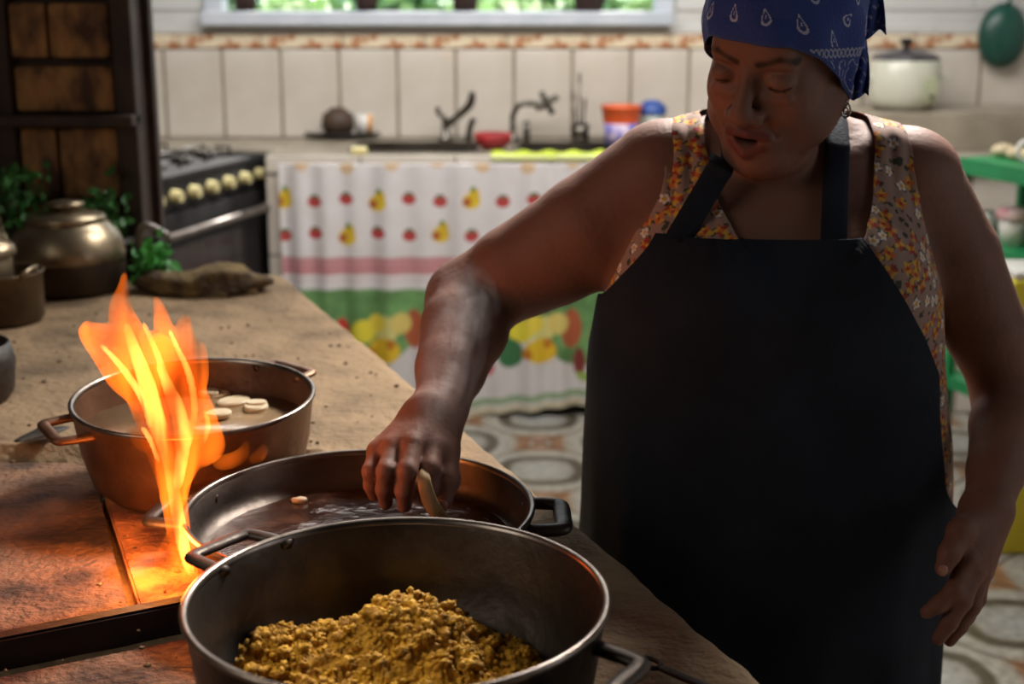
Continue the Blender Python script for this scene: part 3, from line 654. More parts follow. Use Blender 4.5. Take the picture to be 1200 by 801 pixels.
#=================================================================== GAS STOVE
A = P(172, 213, z=.9); B = P(309, 180, z=.9)
gd = Vector((B.x - A.x, B.y - A.y, 0)); gl = gd.length + .02; gd.normalize(); gn = Vector((gd.y, -gd.x, 0))   # gn points to the room
org = Vector((A.x, A.y, 0))
gs_ = thing('gas_stove', 'black gas stove with cream knobs standing left of the counter', 'stove', org + gd * gl / 2 - gn * .3)
def gbx(s0, s1, n0, n1, z0, z1, bev=.004):  # s along front, n toward room (negative = inside)
    v, f = box(s0, s1, n0, n1, z0, z1, bev); return [tuple(org + gd * q[0] + gn * q[1] + Vector((0, 0, q[2]))) for q in v], [p[::-1] for p in f]
obj('body', gbx(0, gl, -.55, -.03, FZ + .05, .87), 'blackenamel', gs_, smooth='auto')
obj('cooktop', gbx(-.01, gl + .01, -.56, 0, .87, .9), 'blackenamel', gs_, smooth='auto')
obj('control_panel', gbx(0, gl, -.03, -.005, .785, .87), 'blackenamel', gs_, smooth='auto')
d_ = obj('oven_door', gbx(.01, gl - .01, -.03, -.0, .22, .775), 'blackenamel', gs_, smooth='auto')
obj('oven_glass', gbx(.08, gl - .08, -.002, .004, .32, .66), 'darkglass', d_, smooth='auto')
hp = lambda s, n, z: org + gd * s + gn * n + Vector((0, 0, z))
obj('oven_handle', join(tube([hp(.03, .05, .715), hp(gl - .03, .05, .715)], .014, smooth=False), cyl(hp(.05, 0, .715), hp(.05, .05, .715), .01), cyl(hp(gl - .05, 0, .715), hp(gl - .05, .05, .715), .01)), 'greybar', d_)
for k in range(8):
    s_ = gl - .07 - k * .122
    if s_ < .02: break
    kn = obj('knob', cyl(hp(s_, -.005, .832), hp(s_, .028, .832), .023, .019, 20), 'knob', gs_, smooth='auto')
for k in range(4):
    s_ = .12 + .17 * k
    for j in range(2):
        g = []
        cc = hp(s_ * gl / .8, -.15 - .26 * j, 0)
        for a_ in range(4):
            dx = Vector((math.cos(a_ * math.pi / 2 + .4), math.sin(a_ * math.pi / 2 + .4), 0)); p0 = cc + dx * .085
            g.append(tube([p0 + Vector((0, 0, .9)), p0 + Vector((0, 0, .935)), cc + dx * .03 + Vector((0, 0, .935))], .006, n=6, smooth=False))
        g.append(lathe([(0, .9), (.04, .9), (.038, .915), (0, .918)], (cc.x, cc.y, 0), 16))
        obj('burner_grate', join(*g), 'castiron', gs_)
for s__ in (.05, gl - .05):
    for n__ in (-.5, -.08): obj('foot', cyl(hp(s__, n__, FZ), hp(s__, n__, FZ + .05), .015), 'blackenamel', gs_)

#=================================================================== CLAY HEARTH
ZT = .83
def edge_x(y): return .262 - (y - 1.286) * .388
bar_y0, bar_y1 = 1.41, 1.45
def hearth_h(X, Y):
    n = .010 * fbm(X * 6, Y * 6) + .004 * fbm(X * 30, Y * 30)
    h = ZT + n
    rec = (X < -.27 + .03 * np.sin(Y * 9)) & (Y < 2.03 + .02 * np.sin(X * 7)) & (Y > .9)
    rec2 = (Y < 1.5) & (X < -.36) 
    h = np.where(rec | (rec2 & (Y > .9)), .795 + n * .5, h)
    return h
def hearth():
    ys = np.arange(.55, 3.36, .0105); ss = np.linspace(0, 1, 190); Yg, Sg = np.meshgrid(ys, ss, indexing='ij')
    ex = edge_x(Yg) + .006 * fbm(Yg * 12, Yg * 0 + 2) * 2
    Xg = -1.95 + (ex + 1.95) * (1 - (1 - Sg) ** 1.0)
    Zg = hearth_h(Xg, Yg)
    e = np.clip((ex - Xg) / .03, 0, 1); Zg = Zg - .02 * (1 - np.sqrt(1 - (1 - e) ** 2))
    ny, nx = Xg.shape; top = np.stack([Xg, Yg, Zg], -1).reshape(-1, 3); I = np.arange(nx * ny).reshape(ny, nx)
    F = np.stack([I[:-1, :-1], I[:-1, 1:], I[1:, 1:], I[1:, :-1]], -1).reshape(-1, 4).tolist()
    bnd = list(I[0, :]) + list(I[1:, -1]) + list(I[-1, ::-1][1:]) + list(I[::-1, 0][1:-1])
    base = len(top); low = top[bnd].copy(); low[:, 2] = FZ
    V = np.vstack([top, low]); nb = len(bnd)
    for i in range(nb):
        j = (i + 1) % nb; F.append([bnd[j], bnd[i], base + i, base + j])
    F.append([base + i for i in range(nb)])
    return V, F
ht = thing('clay_hearth', 'long raised clay wood-fire hearth with ash-dusted tan top', 'hearth', (-.8, 2.0, FZ))
obj('hearth_body', hearth(), 'clay', ht)
def slab_poly(pts, z0, z1, sub=True):
    n = len(pts); V = [(p[0], p[1], z0) for p in pts] + [(p[0], p[1], z1) for p in pts]
    F = [list(range(n))[::-1], list(range(n, 2 * n))] + [[i, (i + 1) % n, n + (i + 1) % n, n + i] for i in range(n)]
    bm = bmesh.new(); vs = [bm.verts.new(v) for v in V]; [bm.faces.new([vs[i] for i in f]) for f in F]
    bmesh.ops.bevel(bm, geom=bm.edges[:], offset=.003, segments=2, affect='EDGES'); bm.verts.index_update()
    v = [tuple(q.co) for q in bm.verts]; f = [[q.index for q in p.verts] for p in bm.faces]; bm.free(); return v, f
bA, bB = P(0, 738, z=.832), P(235, 692, z=.832); bs = (bB.y - bA.y) / (bB.x - bA.x)
by = lambda x: bA.y + (x - bA.x) * bs
M['firelitplate'] = mat('painted_firelit_iron', srgb(196, 128, 78), 0.8, c2=srgb(110, 66, 42), scale=14, bump=.8, bscale=90, contrast=(.40, .60), detail=10)  # lit copy of the gritty plate: fire glow put into the orange
obj('iron_plate', slab_poly([(-1.6, by(-1.6)), (-.425, by(-.425)), (-.575, 1.86), (-.60, 2.0), (-1.6, 2.0)], .795, .818), 'sand', ht, smooth='auto', label='gritty iron cooking plate left of the flame')
obj('iron_plate', slab_poly([(-.415, by(-.415)), (-.37, by(-.37)), (-.36, 1.56), (-.30, 1.60), (-.29, 2.0), (-.588, 2.0), (-.565, 1.86)], .795, .816), 'firelitplate', ht, smooth='auto', label='iron plate under the flame, painted with orange fire glow')
obj('iron_bar', slab_poly([(-1.4, by(-1.4) - .025), (-.30, by(-.30) - .025), (-.30, by(-.30)), (-1.4, by(-1.4))], .780, .832), 'sootiron', ht, smooth='auto', label='black iron bar edging the fire opening')
obj('iron_plate', slab_poly([(-1.5, .5 + .3), (-.29, .8), (-.29, by(-.29) - .05), (-1.2, by(-1.2) - .05), (-1.5, .81)], .780, .800), 'sand', ht, smooth='auto', label='ringed iron plate before the black bar')
cc = (-.50, 1.10)
obj('hob_ring', join(*[lathe([(r, .800), (r + .002, .803), (r + .010, .803), (r + .012, .800)], (cc[0], cc[1], 0), 72) for r in (.05, .10, .15)]), 'sootiron', ht)
hole = box(-.365, -.285, 1.50, 1.57, .79, .80); obj('fire_slot', hole, 'sootiron', ht, smooth=False)
for i in range(9):
    obj('ember', ico((-.35 + .055 * random.random(), 1.51 + .045 * random.random(), .806), .009 + .006 * random.random(), 1, (1.4, 1, .7), .2, i), 'ember', ht)
g = []
for i in range(260):
    X = random.uniform(-1.1, -.2) if i % 3 else random.uniform(-.9, .1); Y = random.uniform(1.2, 3.0)
    if X > edge_x(Y) - .03: continue
    z = float(hearth_h(np.array(X), np.array(Y)));
    if z < .81: z = .817
    g.append(ico((X, Y, z + .001), random.uniform(.0015, .005), 1, (1, 1, .6), .25, i))
obj('ash_grit', join(*g), 'loaf', ht, kind='stuff', smooth=False)

# chimney tower at the far end
CY0, CY1 = 3.42, 3.62; CX1 = P(187, 150, y=CY1).x; CX0 = CX1 - .62
ch = thing('chimney', 'smoke-blackened brick chimney in an iron frame at the far hearth end', 'chimney', ((CX0 + CX1) / 2, (CY0 + CY1) / 2, ZT))
obj('core', box(CX0 + .02, CX1 - .02, CY0 + .04, CY1 - .02, FZ, 2.74), 'rustpost', ch, smooth=False)
for x in (CX1 - .026, P(6, 150, y=CY0).x):
     obj('iron_post', box(x - .022, x + .026, CY0 - .02, CY0 + .03, ZT - .02, 2.74, .004), 'rustpost', ch, smooth='auto')
obj('iron_post', box(CX1 - .04, CX1, CY1 - .04, CY1, FZ, 2.74, .004), 'rustpost', ch, smooth='auto')
def zpx(py): return P(100, py, y=CY0).z
obj('iron_shelf', box(CX0 - .1, CX1 + .0, CY0 - .06, CY0 + .02, zpx(146), zpx(133), .005), 'rustpost', ch, smooth='auto')
rows = [(-190, -150), (-145, -90), (-84, -5), (3, 68), (77, 131), (150, 232), (240, 330)]
for j, (p0, p1) in enumerate(rows):
    xs = [P(14, 100, y=CY0).x + .005, P(62 if j % 2 else 24, 100, y=CY0).x, CX1 - .055]
    for a_, b_ in ((xs[0], xs[1] - .006), (xs[1], xs[2])) if j % 2 else ((xs[0], xs[2]),):
        if b_ - a_ < .02: continue
        v, f = box(a_, b_, CY0 - .005 + .006 * (j % 3), CY0 + .05, zpx(p1), zpx(p0), .012)
        obj('brick', (v, f), 'rust', ch, smooth='auto')
# kettle, lidded pots, herbs, saucepan, crusty stone at the far end of the hearth
def HZ(x, y): return float(hearth_h(np.array(x), np.array(y)))
c = P(80, 350, z=ZT); c.y += .10; c = Vector((P(80, 300, y=c.y).x, c.y, ZT))
t = thing('kettle', 'large dented aluminium kettle with domed lid on the hearth', 'kettle', c)
K = .125
obj('body', lathe([(0, 0), (K * .92, 0), (K, .015), (K * 1.01, .075)], c, 56), 'kettlesoot', t)
obj('shoulder', lathe([(K * 1.01, .075), (K * 1.03, .082), (K * 1.0, .10), (K * .92, .130), (K * .74, .155), (K * .66, .161)], c, 56), 'kettlemetal', t)
ld = obj('lid', lathe([(K * .66, .160), (K * .72, .164), (K * .68, .172), (K * .4, .180), (K * .2, .186), (0, .187)], c, 56), 'kettlemetal', t)
obj('lid_knob', lathe([(K * .14, .184), (K * .13, .190), (K * .34, .193), (K * .35, .200), (K * .2, .204), (0, .205)], c, 28), 'kettlemetal', ld)
obj('spout', tube([c + Vector((-K * .9, .02, .06)), c + Vector((-K * 1.3, .05, .10)), c + Vector((-K * 1.45, .06, .17))], [.022, .015, .011]), 'kettlemetal', t)
obj('handle', tube([c + Vector((-.02, K * .66, .13)), c + Vector((-.02, K * 1.05, .17)), c + Vector((-.02, K * 1.1, .10)), c + Vector((-.02, K * .98, .05))], .008), 'kettlesoot', t)
# open pot at left with a smaller lidded pot inside
c = P(2, 388, z=ZT); c = Vector((P(0, 350, y=c.y + .09).x, c.y + .09, ZT))
t = thing('open_pot', 'sooty open aluminium pot cut by the left edge of the photo', 'pot', c)
k = .088
obj('body', lathe([(0, 0), (k * .9, 0), (k * .99, .012), (k, .10), (k * 1.04, .104), (k * 1.0, .108), (k * .95, .10), (k * .94, .012), (0, .008)], c, 48), 'potgrey', t)
obj('handle', tube([c + Vector((k * .75, -k * .6, .10)), c + Vector((k * .9, -k * .75, .115)), c + Vector((k * .98, -k * .25, .118)), c + Vector((k * .95, -k * .3, .10))], .005), 'kettlemetal', t)
c2 = c + Vector((-.02, 0, .01)); t = thing('lidded_jar', 'shiny aluminium canister with lid sitting inside the sooty open pot', 'canister', c2)
obj('body', lathe([(0, 0), (.05, 0), (.05, .125), (.047, .13)], c2, 40), 'kettlemetal', t)
obj('lid', lathe([(.058, .128), (.06, .134), (.055, .15), (.03, .162), (.012, .165), (.014, .175), (0, .178)], c2, 40), 'kettlemetal', t)
# dark pot edge near left frame border
c = P(-48, 475, z=ZT); c = Vector((c.x, c.y + .02, ZT)); t = thing('black_pot', 'black pot edge at the left border of the photo', 'pot', c)
obj('body', lathe([(0, 0), (.07, 0), (.083, .02), (.088, .07), (.08, .1), (.076, .1), (.08, .06), (0, .01)], c, 48), 'castiron', t)
# flat dark tapered piece by rear pot
p0, p1 = P(18, 517, z=ZT + .012), P(80, 500, z=ZT + .012)
t = obj('flat_dark_piece', tube([p0, (p0 + p1) / 2 + Vector((0, .01, 0)), p1], [.005, .022, .006], sc=(1, .22)), 'castiron', label='small flat dark paddle lying left of the rear pot', cat='piece')
# crusty bread-like stone
c = P(226, 348, z=ZT); c = Vector((c.x + .015, c.y + .05, ZT))
bm = bmesh.new(); bmesh.ops.create_icosphere(bm, subdivisions=4, radius=1); v = []
for q in bm.verts:
    n = float(fbm(np.array(q.co.x * 2 + 4), np.array(q.co.y * 2 + q.co.z * 3))); s_ = 1 + .45 * n + .35 * float(fbm(np.array(q.co.x * 7 + 1), np.array(q.co.y * 6 + q.co.z * 8)))
    v.append((c.x + q.co.x * .145 * s_, c.y + q.co.y * .065 * s_, max(c.z - .004, c.z + .018 + q.co.z * .045 * s_ * (1 + .3 * math.sin(q.co.x * 4)))))
bm.verts.index_update(); f = [[q.index for q in p.verts] for p in bm.faces]; bm.free()
obj('rough_stone', (v, f), 'loaf', label='rough crusted brown stone lying at the far end of the hearth', cat='stone')
# saucepan with grey handle
c = Vector((-.885, 3.335, ZT)); t = thing('saucepan', 'small dark saucepan with grey handle right of the kettle', 'saucepan', c)
obj('body', lathe([(0, 0), (.044, 0), (.05, .01), (.052, .085), (.055, .088), (.048, .085), (.046, .01), (0, .006)], c, 40), 'castiron', t)
h1 = P(140, 250, y=3.24); h2 = P(198, 276, y=3.22); obj('handle', tube([c + Vector((.01, -.05, .08)), h1 * .5 + h2 * .5, h2], [.008, .011, .012], sc=(1, .6)), 'greybar', t)
# herbs
for i, (px, py, yy, ex, lab, mm) in enumerate(((22, 262, 3.28, (.075, .05, .085), 'bunch of dark green herbs in a jar behind the kettle', 'leaf'), (178, 312, 3.19, (.035, .03, .045), 'small bunch of bright green herbs right of the kettle', 'herbgreen'), (122, 290, 3.34, (.05, .03, .05), 'dark green herb sprigs between kettle and chimney', 'leaf'))):
    q = P(px, py, y=yy); t = thing('herb_bunch', lab, 'herbs', (q.x, yy, ZT), 'herb bunches on the hearth')
    hz_ = .07 if i != 1 else .03
    obj('holder', lathe([(0, 0), (.03, 0), (.034, hz_), (.031, hz_), (.027, .004), (0, .004)], (q.x, yy, ZT), 20), 'brownclay', t)
    obj('stem', tube([(q.x, yy, ZT + .01), (q.x + .005, yy, ZT + .09)], .006, smooth=False), 'leaf', t)
    leafy('foliage', 170, (q.x, yy, ZT + hz_ + (.12 if i == 0 else .03 if i == 1 else .08)), ex, .03, mm, 20 + i, t, kind='stuff')

#=================================================================== THE THREE CALDEROS
def caldero(label, c, R0, zr, Rb, m, hang, name='cooking_pot', zb=ZT, th=.003, mi=None):
    H = zr - zb; b = Vector((c[0], c[1], zb))
    t = thing(name, label, 'pot', b, 'cast aluminium pots on the hearth')
    out = [(0, 0), (Rb * .85, 0), (Rb * .95, H * .03), (Rb + (R0 - Rb) * .35, H * .16), (Rb + (R0 - Rb) * .75, H * .5), (R0 * .995, H * .93), (R0 + .0015, H - .006), (R0 + .0025, H - .001)]
    inn = [(R0 - th, H - .003), (R0 * .985 - th, H * .9), (Rb + (R0 - Rb) * .72 - th, H * .5), (Rb + (R0 - Rb) * .3 - th, H * .17), (Rb * .9 - th, .012), (Rb * .7, .008), (0, .008)]
    obj('body', lathe(out + [(R0 + .001, H + .001), (R0 - th * .6, H + .001)] + inn, b, 128), m, t)
    obj('rim', lathe([(R0 + .003, H - .003), (R0 + .0035, H + .001), (R0 + .0008, H + .0028), (R0 - th - .0005, H + .001), (R0 - th - .001, H - .004)], b, 128), 'calderorim', t)
    if zb != ZT: t.rotation_euler.x = R(3)
    for ang, w_, out_, hh, drop in hang:
        d = Vector((math.cos(ang), math.sin(ang), 0)); s_ = Vector((-d.y, d.x, 0)); z_ = Vector((0, 0, zr - drop)); q = Vector((c[0], c[1], 0)) + z_
        r0 = math.sqrt(max(R0 * R0 - w_ * w_, 0)) - .006
        pts = [q + d * r0 - s_ * w_, q + d * (R0 + out_ * .7) - s_ * w_ * .92, q + d * (R0 + out_) - s_ * w_ * .75, q + d * (R0 + out_ * 1.02), q + d * (R0 + out_) + s_ * w_ * .75, q + d * (R0 + out_ * .7) + s_ * w_ * .92, q + d * r0 + s_ * w_]
        obj('handle', tube(pts, hh, n=12, sc=(1.25, .8), k=5), m, t)
    return t
PF = Vector((-.104, 1.196)); PM = Vector((-.185, 1.635)); PB = Vector((-.444, 1.914))
caldero('large dark pot in the foreground holding yellow ground corn', PF, .190, .965, .155, 'caldero', ((R(144), .044, .044, .0065, .007), (R(-33), .046, .040, .0075, .022)))
caldero('wide shallow dark pan her hand reaches into', PM, .210, .887, .19, 'caldero', ((R(1), .048, .036, .009, .016), (R(172), .05, .045, .008, .018)))
caldero('browned pot of cloudy broth behind the flame', PB, .165, .948, .135, 'calderobrown', ((R(52), .045, .026, .006, .008), (R(212), .045, .034, .007, .016)), zb=.817)
# broth and root slices
obj('broth', lathe([(0, 0), (.156, 0), (.156, .003), (0, .003)], (PB.x, PB.y, .905), 64), 'soup', label='cloudy pale broth filling the rear pot', cat='broth', kind='stuff')
for i, (px, py, r_) in enumerate(((262, 462, .022), (278, 470, .026), (300, 478, .022), (248, 463, .018), (310, 476, .016), (268, 486, .02))):
    q = P(px, py, z=.909); g = lathe([(0, 0), (r_ * .9, 0), (r_, .002), (r_, .006), (r_ * .9, .008), (0, .008)], (q.x + .006 * (i - 2), q.y, .9040 + .0013 * i), 24, .8)
    g = rot(g, i * .8, (q.x, q.y, 0)); obj('root_slice', g, 'slice', smooth='auto', label=['pale root slice floating at the back of the broth', 'largest pale root slice, near the middle of the broth', 'pale root slice floating right of the largest one', 'pale root slice floating nearest the flame', 'small pale root slice at the right rim of broth', 'pale root slice floating at the front of the broth'][i], cat='root slice', group='root slices in the broth')
# juices in middle pan
def disc(c, z, r, n=90, k=24, amp=.002):
    V = [(c[0], c[1], z)]; F = []
    for i in range(1, k + 1):
        for j in range(n):
            a_ = 2 * math.pi * j / n; x = c[0] + r * i / k * math.cos(a_); y = c[1] + r * i / k * math.sin(a_); V.append((x, y, z + amp * float(fbm(np.array(x * 40), np.array(y * 40)))))
    for j in range(n): F.append([0, 1 + j, 1 + (j + 1) % n])
    for i in range(k - 1):
        for j in range(n): a0 = 1 + i * n; a1 = a0 + n; F.append([a0 + j, a1 + j, a1 + (j + 1) % n, a0 + (j + 1) % n])
    return V, F
obj('cooking_juices', disc(PM, .8425, .184, amp=.004), 'oil', label='dark greasy juices coating the bottom of the wide pan', cat='juices', kind='stuff')
q = P(350, 573, z=.86); obj('food_scrap', ico((q.x, q.y, .845), .008, 2, (1.3, 1, .6), .2), 'slice', label='small pale scrap of food in the wide pan', cat='scrap')
# corn mash in the front pot: heap + clumps
def mash():
    n = 230; xs = np.linspace(-.176, .176, n); X, Y = np.meshgrid(xs, xs)
    wx, wy = PF.x + X, PF.y + Y
    base = .855 + .012 * np.exp(-(((X + .03) / .12) ** 2 + ((Y) / .12) ** 2))
    def bump(px, py, zz, rx, ry, h): 
        q = P(px, py, z=zz); return h * np.exp(-(np.abs((wx - q.x) / rx) ** 2.2 + np.abs((wy - q.y) / ry) ** 2.2))
    wn = .05 * fbm(wx * 14, wy * 14); 
    h = base + bump(452, 728, .90, .080, .050, .036) + bump(505, 742, .90, .058, .048, .026) + bump(470, 712, .90, .045, .035, .014) + bump(345, 750, .89, .045, .035, .010) + bump(290, 735, .90, .03, .03, .024) + bump(322, 700, .89, .018, .018, .014) + bump(430, 686, .87, .045, .025, .006) + bump(640, 700, .87, .05, .05, .010) + wn * .35
    cl = np.abs(fbm(wx * 50, wy * 50)) * .034 + np.abs(fbm(wx * 120 + 3, wy * 120)) * .010 + fbm(wx * 22, wy * 22) * .026
    h = h + cl; r = np.sqrt(X * X + Y * Y); I = np.arange(n * n).reshape(n, n)
    F = np.stack([I[:-1, :-1], I[:-1, 1:], I[1:, 1:], I[1:, :-1]], -1).reshape(-1, 4); V = np.stack([wx, wy, h], -1).reshape(-1, 3)
    kf = ((r - np.interp(h, [.85, .875, .90], [.152, .164, .171])).reshape(-1)[F] < 0).all(1); return submesh(V, F, kf), (wx, wy, h, r)
(geo, (mx, my, mh, mr)) = mash()
tm = thing('corn_mash', 'crumbly heap of yellow ground corn in the foreground pot', 'food', (PF.x, PF.y, .838))
obj('heap', geo, 'food', tm, kind='stuff')
icoV, icoF = ico((0, 0, 0), 1, 1); icoV = np.array(icoV); V = []; F = []; nb = 0; rr = np.random.default_rng(3)
for i in range(2600):
    j = rr.integers(0, mx.size); 
    if mr.flat[j] > .148: continue
    s_ = rr.uniform(.0012, .0042) * (1.5 if rr.random() < .12 else 1)
    V.append(icoV * s_ * rr.uniform(.7, 1.2, (len(icoV), 1)) + np.array([mx.flat[j], my.flat[j], mh.flat[j] + s_ * .3])); F += [[a_ + nb for a_ in q] for q in icoF]; nb += len(icoV)
ic2, icF2 = ico((0, 0, 0), 1, 3); ic2 = np.array(ic2)
for i in range(260):
    if i < 160: q = P(rr.uniform(255, 560), rr.uniform(690, 775), z=.89)
    else: q = P(rr.uniform(350, 690), rr.uniform(660, 770), z=.87)
    ix = int((q.x - PF.x + .176) / .352 * 229); iy = int((q.y - PF.y + .176) / .352 * 229)
    if not (0 <= ix < 230 and 0 <= iy < 230): continue
    if mr[iy, ix] > .145 and mh[iy, ix] < .88 or mr[iy, ix] > .158: continue
    s_ = rr.uniform(.0035, .0085); ph_ = rr.uniform(0, 50); d_n = 1 + 1.5 * fbm(ic2[:, 0] * 2 + ph_, ic2[:, 1] * 2 + ic2[:, 2] * 1.7) + .35 * fbm(ic2[:, 0] * 7 + ph_, ic2[:, 1] * 7 + ic2[:, 2] * 6)
    V.append(ic2 * s_ * d_n[:, None] * np.array([1, 1, .8]) + np.array([q.x, q.y, mh[iy, ix] + s_ * .05])); F += [[a_ + nb for a_ in p_] for p_ in icF2]; nb += len(ic2)
obj('crumbs', (np.vstack(V), F), 'food', tm, kind='stuff')
# ladle handle at the bottom edge
a_, b_ = P(748, 771, z=ZT + .012), P(845, 812, z=ZT + .012)
t = thing('spatula', 'dark metal utensil with looped handle end lying by the foreground pot', 'utensil', (a_.x, a_.y, ZT))
dr = (b_ - a_).normalized(); sd = Vector((-dr.y, dr.x, 0))
obj('handle_loop', tube([a_ + dr * (.014 + .014 * -math.cos(u_)) + sd * .009 * math.sin(u_) for u_ in np.linspace(0, 6.2, 14)], .0028, n=8, k=3), 'castiron', t)
obj('shaft', tube([a_ + dr * .026, a_ + dr * .06, a_ + dr * .20], [.004, .006, .007], sc=(1, .5)), 'castiron', t)
obj('blade', slab_poly([tuple((a_ + dr * .19 + sd * .02).xy), tuple((a_ + dr * .19 - sd * .02).xy), tuple((a_ + dr * .28 - sd * .035).xy), tuple((a_ + dr * .28 + sd * .035).xy)][::-1], ZT + .008, ZT + .016), 'castiron', t)

#=================================================================== FLOWER POTS ON THE SILL
for i, (px, w_, m_) in enumerate(((288, .05, 'leaf'), (430, .055, 'pot'), (545, .06, 'pot'), (690, .07, 'pot'))):
    q = P(px, 14, y=YB + .05); c = Vector((q.x, YB + .05, WZ0))
    t = thing('flower_pot', ['dark flower pot on the window sill at far left', 'brown flower pot on the sill, second from the left', 'brown flower pot on the sill above the middle of the sink', 'widest brown flower pot on the sill at the right'][i], 'flower pot', c, 'pots on the window sill')
    obj('pot_body', lathe([(0, 0), (w_ * .75, 0), (w_, .10), (w_ * 1.06, .10), (w_ * 1.06, .125), (w_ * .95, .125), (w_ * .9, .1), (0, .1)], c, 28), 'pot', t)
    leafy('foliage', 60, (c.x, c.y, c.z + .2), (.05, .04, .07), .06, 'leafmid', 60 + i, t, kind='stuff')

#=================================================================== THE COOK
pr = thing('person', 'woman in navy apron, floral top and blue bandana reaching into the pan', 'person', (.36, 1.98, FZ))
TAB = [(.50, .372, 1.985, .240, .165), (.75, .376, 1.975, .254, .170), (.86, .371, 1.96, .248, .172), (.93, .365, 1.95, .240, .172), (1.02, .358, 1.935, .230, .168), (1.10, .358, 1.925, .218, .162), (1.165, .356, 1.925, .20, .140), (1.225, .358, 1.93, .185, .112), (1.275, .36, 1.935, .165, .080), (1.305, .36, 1.935, .10, .055)]
HO = P(915, 52, t=1.79); HS = 1.14
HR = Matrix.Rotation(R(-34), 3, 'Z') @ Matrix.Rotation(R(22), 3, 'X') @ Matrix.Rotation(R(8), 3, 'Y')
HRn = np.array(HR)
def hl(x, y, z): return HO + HR @ Vector((x * HS, y * HS, z * HS))
sR = Vector((.196, 1.94, 1.252)); sL = Vector((.552, 1.945, 1.245))
eR = P(550, 352, t=2.01); wR = P(518, 470, t=1.845)
eL = P(1188, 462, t=2.02); wL = P(1158, 592, t=1.87)
def build_body():
    f = Field((-.23, 1.60, -.10), (.80, 2.20, 1.60), .0030)
    f.loft([r_ for r_ in TAB if r_[0] > .7], k=.02)
    # legs and feet
    for s_ in (-1, 1):
        f.chain([(.365 + .11 * s_, 1.98, .80), (.365 + .10 * s_, 1.98, .45), (.365 + .10 * s_, 2.0, .01)], [.118, .072, .045], k=.05)
        f.cap((.365 + .10 * s_, 2.01, FZ + .045), (.365 + .12 * s_, 1.86, FZ + .03), .04, .03, k=.03)
    # shoulders, neck
    f.chain([sR + Vector((.02, -.01, .002)), (.36, 1.94, 1.285), sL + Vector((-.02, -.01, .002))], [.056, .05, .056], k=.035)
    nk = hl(0, .03, -.05)
    f.cap((.358, 1.945, 1.27), nk, .066, .058, k=.035)
    f.cap((.36, 1.955, 1.31), sR + Vector((.03, .01, .02)), .040, .036, k=.04); f.cap((.36, 1.955, 1.31), sL + Vector((-.03, .01, .02)), .040, .036, k=.04)
    for s_ in (-1, 1): f.cap((.36 + .015 * s_, 1.868, 1.262), (.36 + .14 * s_, 1.905, 1.292), .012, .011, k=.03)   # collar bones
    f.ell((.36 - .082, 1.832, 1.12), (.085, .07, .08), k=.04); f.ell((.36 + .082, 1.832, 1.12), (.085, .07, .08), k=.04)
    # right arm (image left)
    d = (eR - sR)
    f.chain([sR, sR + d * .35 + Vector((0, 0, -.012)), sR + d * .75 + Vector((0, 0, -.004)), eR], [.067, .074, .066, .054], k=.04)
    f.ell(sR + d * .55 + Vector((.0, .0, -.03)), (.07, .05, .05), k=.03)
    f.ell(eR + Vector((-.012, .02, -.0)), (.036, .036, .036), k=.03)
    d = wR - eR
    f.chain([eR, eR + d * .3 + Vector((.004, 0, .0)), eR + d * .7, wR], [.054, .060, .047, .035], k=.03)
    # left arm (image right)
    d = (eL - sL)
    f.chain([sL, sL + d * .35 + Vector((.005, 0, 0)), sL + d * .7 + Vector((.002, 0, 0)), eL], [.062, .062, .056, .049], k=.04)
    d = wL - eL
    f.chain([eL, eL + d * .3 + Vector((.0, 0, 0)), eL + d * .7, wL], [.050, .049, .038, .031], k=.03)
    # right hand
    kn = {'i': P(507, 521, t=1.785), 'm': P(484, 519, t=1.772), 'r': P(461, 522, t=1.775), 'p': P(442, 528, t=1.79)}
    for q in 'imrp': f.cap(wR + (kn[q] - wR) * .12, kn[q], .024, .0135, k=.016)
    f.ell((wR + kn['m']) / 2 + Vector((0, .008, .0)), (.034, .02, .036), k=.015)
    fing = {'i': [P(504, 548, t=1.757), P(501, 570, t=1.757), P(499, 586, t=1.765)], 'm': [P(477, 551, t=1.742), P(474, 575, t=1.75), P(474, 592, t=1.765)],
            'r': [P(452, 551, t=1.745), P(450, 573, t=1.757), P(452, 589, t=1.772)], 'p': [P(434, 552, t=1.765), P(435, 568, t=1.777), P(438, 580, t=1.787)]}
    for q in 'imrp':
        r0 = {'i': .0115, 'm': .0115, 'r': .0108, 'p': .0098}[q]
        f.chain([kn[q]] + fing[q], [r0 * 1.12, r0 * 1.03, r0 * .95, r0 * .82], k=.006)
    f.cap(wR + Vector((.006, 0, -.01)), P(523, 528, t=1.80), .022, .0165, k=.02)
    f.chain([P(523, 528, t=1.80), P(526, 562, t=1.772), P(520, 588, t=1.762)], [.0165, .0135, .0105], k=.008)
    # left hand, resting on the thigh
    kn2 = {'i': P(1134, 655, t=1.815), 'm': P(1142, 668, t=1.82), 'r': P(1149, 672, t=1.835), 'p': P(1153, 668, t=1.855)}
    for q in 'imrp': f.cap(wL + (kn2[q] - wL) * .1, kn2[q], .026, .0135, k=.016)
    fg = {'i': [P(1118, 692, t=1.80), P(1100, 708, t=1.80), P(1086, 717, t=1.805)], 'm': [P(1128, 704, t=1.805), P(1112, 730, t=1.805), P(1100, 748, t=1.81)],
          'r': [P(1139, 710, t=1.825), P(1124, 734, t=1.825), P(1113, 750, t=1.825)], 'p': [P(1146, 702, t=1.85), P(1134, 722, t=1.85), P(1124, 738, t=1.85)]}
    for q in 'imrp':
        r0 = {'i': .011, 'm': .011, 'r': .0105, 'p': .0095}[q]
        f.chain([kn2[q]] + fg[q], [r0 * 1.12, r0 * 1.05, r0 * .95, r0 * .8], k=.006)
